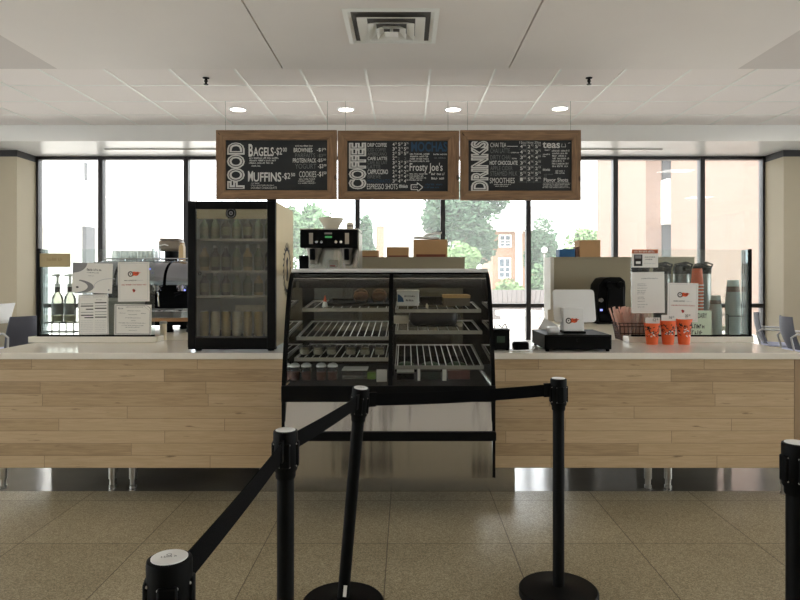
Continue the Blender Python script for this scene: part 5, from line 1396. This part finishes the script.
pstC, MC = make_post('leaning black barrier post standing before the pastry case', pC, (.09, .10))
kx = Marks((0, -.0252, 0), lift=.0006); kx.quad(.0, .065, .014, .115); kx.v = [MC @ p for p in kx.v]; kx.build('sticker', M_paper, pstC)
dup(pstA, pD, 'black barrier post standing free before the maple counter at the belt end', 0.02)
dup(pstA, pE, 'black barrier post with an empty belt socket, standing apart from the belts', .08)
zc0, zc1 = .862, .913
def belt(a, b, label, sag=.012, twist=None):
    """a, b: (top point, bottom point) pairs; a webbing strip between two heads"""
    (at, ab), (bt, bb) = a, b; n = 16; R = []
    d = (Vector(bt)-Vector(at)); d.z = 0; nn = Vector((-d.y, d.x, 0)).normalized()*.0012
    for i in range(n+1):
        u = i/n; s = Vector((0, 0, -sag*4*u*(1-u)))
        p, q = Vector(at).lerp(Vector(bt), u)+s, Vector(ab).lerp(Vector(bb), u)+s
        R.append([p-nn, p+nn, q+nn, q-nn])
    mid = (Vector(ab)+Vector(bb))/2; org = Vector((mid.x, mid.y, mid.z))
    t = thing('barrier_belt', label, 'belt', org)
    MB().rings(R).build('webbing', M_belt, t, org)
    for p, q, dirn in ((at, ab, 1), (bt, bb, -1)):
        p, q = Vector(p), Vector(q); dd = d.normalized()*dirn
        m = MB(); e = dd*.03; w = nn.normalized()*.004; u3 = Vector((0, 0, .004))
        m.rings([[p-w+u3, p+w+u3, q+w-u3, q-w-u3], [p-w+e+u3, p+w+e+u3, q+w+e-u3, q-w+e-u3]]); m.build('end_clip', M_black, t, org)
    return t
def ends(p, q, r=.036, mx_p=None, mx_q=None, z0=None):
    d = (q-p); d.z = 0; d.normalize()
    def pt(b, s, mx_):
        o = []
        for z in (zc1, zc0):
            l = Vector((0, 0, z)); l = mx_ @ l if mx_ is not None else l
            o.append(b+l+d*r*s)
        return o
    return pt(p, 1, mx_p), pt(q, -1, mx_q)
a, b = ends(pB, pA); belt(a, b, 'black belt from the nearest barrier post to the upright post', .005)
a, b = ends(pB, pC, mx_q=MC); belt(a, b, 'black belt from the upright post up to the leaning post', .004)
a, b = ends(pC, pD, mx_p=MC); belt(a, b, 'black belt crossing in front of the pastry case to the free post', .008)

# ================================================================== SEATING BY THE WINDOWS
def make_chair(label, loc, rz):
    """faces local +X"""
    t = thing('cafe_chair', label, 'chair', loc, rz, group='chairs by the windows')
    m = MB(); R = []
    for i in range(9):
        u = i/8; z = .47+.40*u; x = -.20-.10*u-.03*math.sin(u*PI); hw = .20+.03*math.sin(u*PI)-.01*u
        R.append([(x+.06*(abs(v)**2), v*hw, z) for v in [-1+2*j/8 for j in range(9)]]+[(x+.012+.06*(abs(v)**2), v*hw, z) for v in [1-2*j/8 for j in range(9)]])
    m.rings(R); m.build('backrest', M_chairf, t)
    m = MB(); m.box(-.22, .22, -.22, .22, .44, .465); m.build('seat', M_seat, t, bevel=.012, seg=3)
    for sx, sy in ((-.2, -.2), (-.2, .2), (.2, -.2), (.2, .2)):
        MB().tube([(sx*1.15, sy*1.1, 0), (sx, sy, .44)], .013).build('leg', M_chairm, t)
    for sy in (-1, 1):
        MB().tube([(-.22, sy*.21, .46), (-.26, sy*.23, .62), (-.2, sy*.245, .665), (.16, sy*.25, .655)], .013).build('arm_tube', M_chairm, t)
        MB().box(-.16, .17, sy*.25-.022, sy*.25+.022, .655, .675).build('arm_pad', M_white, t, bevel=.008)
    return t
c0 = make_chair('slate chair nearer the window corner, facing the table by the wall', (4.99, 8.70, 0), -.5)
dup(c0, (4.95, 8.02, 0), 'slate chair with arms closest to the cream column, seen side-on', -.2)
dup(c0, (-4.95, 8.2, 0), 'slate chair with rounded back beside the laptop table', PI*.85)
def cafe_table(label, loc):
    t = thing('cafe_table', label, 'table', loc)
    MB().lathe([(.42, .765), (.43, .77), (.43, .785), (.42, .79)], n=40).build('tabletop', M_table, t)
    MB().cyl((0, 0, .03), (0, 0, .765), .035, n=18).build('column', M_chairm, t)
    MB().lathe([(.26, 0), (.26, .012), (.05, .035)], n=32).build('foot', M_chairm, t)
    return t
tb = cafe_table('pale round table with the open laptop on it', (-5.50, 8.42, 0))
lx = -5.20
t = thing('laptop', 'open silver laptop on the pale round table', 'laptop', (lx, 8.36, .7905), 0)
MB().box(-.30, .02, -.11, .11, 0, .014).build('keyboard_base', M_white, t, bevel=.003)
m = MB(); m.T = Matrix.Translation((.02, 0, .012)) @ Matrix.Rotation(math.radians(16), 4, 'Y')
m.box(-.006, .004, -.155, .155, 0, .22); m.build('screen_lid', M_white, t, bevel=.002)

# ================================================================== OUTSIDE
struct(MB().box(-60, 70, YW+.13, 90, -.35, -.03).build('ground', M_conc))
rt = random.Random(11)
def tree(name, label, px, py_top, py_bot, d, wpx, mleaf, lobes=7, leaves=2600, size=.22, trunk=True, kind_cat='tree', groundz=-.03):
    x = WX(px, d); zt, zb = WZ(py_top, d), WZ(py_bot, d); w = wpx*d/F/2
    t = thing(name, label, kind_cat, (x, d, groundz))
    zt -= groundz; zb -= groundz; zb = max(zb, 0.0)
    L = [((0, 0, (zt+zb)/2), w*.72, (zt-zb)/2*.95)]
    for i in range(lobes):
        a = rt.uniform(0, 2*PI); r = rt.uniform(.25, .62)*w; f = rt.uniform(-.28, .3)
        L.append(((r*math.cos(a), r*math.sin(a), (zt+zb)/2+f*(zt-zb)), w*rt.uniform(.35, .5), (zt-zb)*rt.uniform(.18, .27)))
    m = MB()
    for i in range(leaves):
        c, rx_, rz_ = L[rt.randrange(len(L))]
        v = Vector((rt.gauss(0, 1), rt.gauss(0, 1), rt.gauss(0, 1))).normalized()*(rt.random()**.28)
        p = Vector((c[0]+v.x*rx_, c[1]+v.y*rx_, c[2]+v.z*rz_))
        if p.z < .02: p.z = .02+rt.random()*.05
        a = Vector((rt.gauss(0, 1), rt.gauss(0, 1), rt.gauss(0, .6))).normalized(); b = a.orthogonal().normalized(); s = size*rt.uniform(.5, 1.1)
        m.add([p-a*s, p+b*s*.55, p+a*s, p-b*s*.55], [(0, 1, 2, 3)])
    m.build('crown', mleaf, t, smooth=False)
    if trunk:
        m = MB(); m.tube([(0, 0, 0), (w*.03, 0, zb*.5+.3), (-w*.02, 0, (zt+zb)/2)], max(.06, w*.09), 10)
        for a in (.5, 2.4, 4.3): m.tube([(0, 0, zb+.3*(zt-zb)), (w*.4*math.cos(a), w*.4*math.sin(a), zb+.55*(zt-zb))], max(.03, w*.04), 8)
        m.build('trunk', M_bark, t)
    return t
G = 'trees outside'
tree('tree', 'large dark green tree outside behind the gap between coffee and drinks boards', 464, 172, 268, 32, 92, M_leafd, leaves=12000, size=.17)
tree('tree', 'dense rounded dark green tree beside the white column building', 544, 212, 285, 38, 42, M_leafd, leaves=7000, size=.16)
tree('tree', 'light green tree behind the globe lamp post', 580, 226, 280, 42, 50, M_leafl, leaves=6000, size=.2)
tree('tree', 'pale green tree at the window behind the display case right end', 458, 240, 282, 24, 44, M_leafl, leaves=4500, size=.13)
tree('tree', 'green tree outside between the fridge side and coffee brewer', 288, 205, 275, 28, 40, M_leafm, leaves=5500, size=.15)
tree('tree', 'pale green tree outside just above the filter bowl', 322, 204, 275, 36, 52, M_leafm, leaves=5500, size=.19)
tree('tree', 'narrow green tree outside to the side of the brewer top', 364, 214, 280, 30, 26, M_leafd, leaves=5000, size=.16)
tree('shrub', 'pointed green shrub at the foot of the globe lamp post', 538, 262, 318, 24.5, 24, M_leafm, 5, 1500, .12, False, 'shrub')
tree('shrub', 'low round green shrub above the boarded planter wall', 508, 277, 318, 26, 40, M_leafl, 5, 1700, .14, False, 'shrub')
tree('shrub', 'low green shrub beside the pointed shrub', 556, 274, 318, 26, 24, M_leafl, 5, 1200, .14, False, 'shrub')
# lamp post
d = 23; x = WX(544.5, d)
t = thing('street_lamp', 'white globe lamp post outside among the trees', 'lamp post', (x, d, -.03))
MB().cyl((0, 0, 0), (0, 0, WZ(253, d)), .035, .028, 14).build('post', M_alu, t)
m = MB(); m.ico((0, 0, WZ(250, d)+.03), .11, (1, 1, 1), 20, 12); m.build('globe', M_white, t)
MB().lathe([(.14, 0), (.14, .06), (.07, .12)], n=20).build('base', M_ewhite, t)
# planter wall with upright boards
d = 20.5; x0, x1 = WX(478, d), WX(546, d)
t = thing('planter', 'weathered boarded planter outside below the shrubs', 'planter', ((x0+x1)/2, d+1, -.03)); hw = (x1-x0)/2
m = MB(); zt = WZ(290, d)+.03
for i in range(14):
    a, b = -hw+2*hw*i/14+.008, -hw+2*hw*(i+1)/14-.008
    m.add([(a*.86, -.9, 0), (b*.86, -.9, 0), (b*.86, -.8, 0), (a*.86, -.8, 0), (a, -1, zt), (b, -1, zt), (b, -.9, zt), (a, -.9, zt)], [(0, 1, 5, 4), (1, 2, 6, 5), (2, 3, 7, 6), (3, 0, 4, 7), (4, 5, 6, 7), (0, 3, 2, 1)])
m.build('boards', M_boards, t)
MB().box(-hw*.84, hw*.84, -.78, 1.2, 0, zt-.08).build('soil_box', M_conc, t)
t = thing('round_bench', 'pale round concrete bench outside the lower window', 'bench', (WX(520, 17), 17, -.03))
MB().lathe([(.5, 0), (.5, .3), (.52, .36)], n=32).build('pedestal', M_conc, t); MB().lathe([(.62, .36), (.64, .38), (.64, .45), (.62, .47)], n=36).build('seat_slab', M_ewhite, t)
# white overhanging building on the far left
Xb = -10.6; zs = 3.0
t = thing('white_building', 'white rendered building with an overhanging upper floor on piers', 'building', (Xb-4, 26, -.03))
o = Vector((Xb-4, 26, -.03))
MB().box(Xb-9, Xb, 14, 33, zs, 8.2).build('upper_floor', M_ewhite, t, o)
MB().box(Xb-9, Xb-2.2, 14, 33, -.03, zs).build('ground_floor', M_ewhite, t, o)
for yy in (21.6, 30): MB().box(Xb-.16, Xb-.02, yy, yy+.6, -.03, zs).build('pier', M_egrey, t, o)
m = MB(); m.box(Xb-.01, Xb+.02, WX(84, 1) and Xb/((84-VX)/F), Xb/((87-VX)/F), 4.5, 5.1); m.build('grey_strip', M_egrey, t, o)  # narrow grey strip on the upper floor wall
# brick building on the right: long wall running away from us
XR = 8.2
t = thing('brick_building', 'tan brick building filling the right-hand windows', 'building', (XR+3, 20, -.03)); o = Vector((XR+3, 20, -.03))
def yy(px): return XR*F/(px-VX)
MB().box(XR, XR+8, 11.5, yy(671), -.03, 7.4).build('near_wall', M_brick, t, o)
MB().box(XR, XR+8, yy(659.5), yy(597), -.03, 7.4).build('far_wall', M_brick, t, o)
MB().box(XR+.5, XR+8, yy(671), yy(659.5), -.03, 7.4).build('recessed_strip', M_ewhite, t, o)
MB().box(XR+.05, XR+.5, yy(661), yy(659.5)+.0, -.03, 7.4).build('downpipe', M_egrey, t, o)
MB().box(XR-.5, XR, yy(661.5), yy(642), -.03, 7.4).build('pilaster', M_brick, t, o)
MB().box(XR-.02, XR+.3, yy(668), yy(660), 3.0, 4.4).build('sign_panel', M_ewhite, t, o)
# colonial building in the middle
d = 45
def wx(px): return WX(px, d)
t = thing('colonnade_building', 'red brick building with white columns far outside', 'building', (wx(520), d+4, -.03)); o = Vector((wx(520), d+4, -.03))
MB().box(wx(496), wx(552), d+1.6, d+9, -.03, WZ(230, d)).build('brick_wall', M_brick2, t, o)
MB().box(wx(488), wx(556), d-.2, d+9.4, WZ(230, d), WZ(218, d)).build('entablature', M_ewhite, t, o)
MB().prism([(wx(486), WZ(218, d)), (wx(558), WZ(218, d)), (wx(522), WZ(204, d))], 'Y', d-.3, d+9).build('pediment', M_ewhite, t, o)
for px in (519.5, 545):
    c_ = MB().lathe([(.3, 0), (.3, .12), (.25, .14), (.21, WZ(230, d)-.2), (.29, WZ(230, d)-.1), (.29, WZ(230, d)+.03)], wx(px), d+.3, -.03, 22).build('column', M_ewhite, t, o)
def cwin(px0, px1, py0, py1):
    x0, x1, z0, z1 = WX(px0, d+1.6), WX(px1, d+1.6), WZ(py1, d+1.6), WZ(py0, d+1.6)
    m = MB(); f = .09
    m.box(x0-f, x1+f, d+1.5, d+1.6, z1, z1+f).box(x0-f, x1+f, d+1.5, d+1.6, z0-f, z0).box(x0-f, x0, d+1.5, d+1.6, z0, z1).box(x1, x1+f, d+1.5, d+1.6, z0, z1)
    xm = (x0+x1)/2; m.box(xm-.04, xm+.04, d+1.52, d+1.6, z0, z1).box(x0, x1, d+1.52, d+1.6, z0+(z1-z0)*.55-.04, z0+(z1-z0)*.55+.04).box(x0, x1, d+1.52, d+1.6, z0+(z1-z0)*.27-.03, z0+(z1-z0)*.27+.03)
    w_ = m.build('window', M_ewhite, t, o); MB().box(x0, x1, d+1.57, d+1.595, z0, z1).build('pane', M_darkwin, w_, o)
cwin(499.5, 509.5, 259, 277); cwin(500, 510, 236, 246)
# pale building with brick corner in the centre
d = 41
t = thing('pale_building', 'pale building with orange brick corner outside above the low cardboard boxes', 'building', (WX(415, d), d+3, -.03)); o = Vector((WX(415, d), d+3, -.03))
MB().box(WX(384, d), WX(446, d), d, d+8, -.03, WZ(212, d)).build('wall', M_ewhite, t, o)
MB().box(WX(376, d), WX(384, d), d-.1, d+8, -.03, WZ(226, d)).build('brick_corner', M_brick2, t, o)
MB().box(WX(374, d), WX(448, d), d-.3, d+8.3, WZ(212, d), WZ(208, d)).build('roof_edge', M_ewhite, t, o)
for px in (392, 408, 424):
    x0, x1, z0, z1 = WX(px, d), WX(px+7, d), WZ(254, d), WZ(236, d)
    w_ = MB().box(x0-.06, x1+.06, d-.06, d, z0-.06, z0).box(x0-.06, x1+.06, d-.06, d, z1, z1+.06).box(x0-.06, x0, d-.06, d, z0, z1).box(x1, x1+.06, d-.06, d, z0, z1).build('window', M_ewhite, t, o)
    MB().box(x0, x1, d-.02, d-.005, z0, z1).build('pane', mat('pale_pane', rgb(196, 200, 200), .2) if 'pale_pane' not in MATS else MATS['pale_pane'], w_, o)

# ================================================================== LIGHT AND CAMERA
w = bpy.data.worlds.new('overcast'); SC.world = w; w.use_nodes = True
nt = w.node_tree; bg = nt.nodes['Background']
tcw = nt.nodes.new('ShaderNodeTexCoord'); spw = nt.nodes.new('ShaderNodeSeparateXYZ'); nt.links.new(tcw.outputs['Generated'], spw.inputs[0])
rp = nt.nodes.new('ShaderNodeValToRGB'); e = rp.color_ramp.elements
e[0].position = 0.0; e[0].color = (.80, .86, .92, 1); e[1].position = .6; e[1].color = (1, 1, 1, 1)
nt.links.new(spw.outputs['Z'], rp.inputs[0]); nt.links.new(rp.outputs[0], bg.inputs['Color']); bg.inputs['Strength'].default_value = SKY
cam = bpy.data.cameras.new('camera'); co = bpy.data.objects.new('camera', cam); COL.objects.link(co)
cam.sensor_width = 36; cam.lens = F*36/800; cam.shift_x = (400-VX)/800; cam.shift_y = -(300-VY)/800
co.location = (0, 0, H); co.rotation_euler = (PI/2, 0, 0); cam.clip_end = 500; cam.clip_start = .05
SC.camera = co
vs = SC.view_settings; SC.display_settings.display_device = 'sRGB'
vs.view_transform = 'Standard'; vs.look = 'None'; vs.gamma = 1; vs.use_curve_mapping = False; vs.exposure = EXPO
SC.cycles.max_bounces = 10; SC.cycles.diffuse_bounces = 5; SC.cycles.glossy_bounces = 4; SC.cycles.transmission_bounces = 6; SC.cycles.transparent_max_bounces = 24
SC.cycles.use_denoising = True; SC.cycles.sample_clamp_indirect = 6
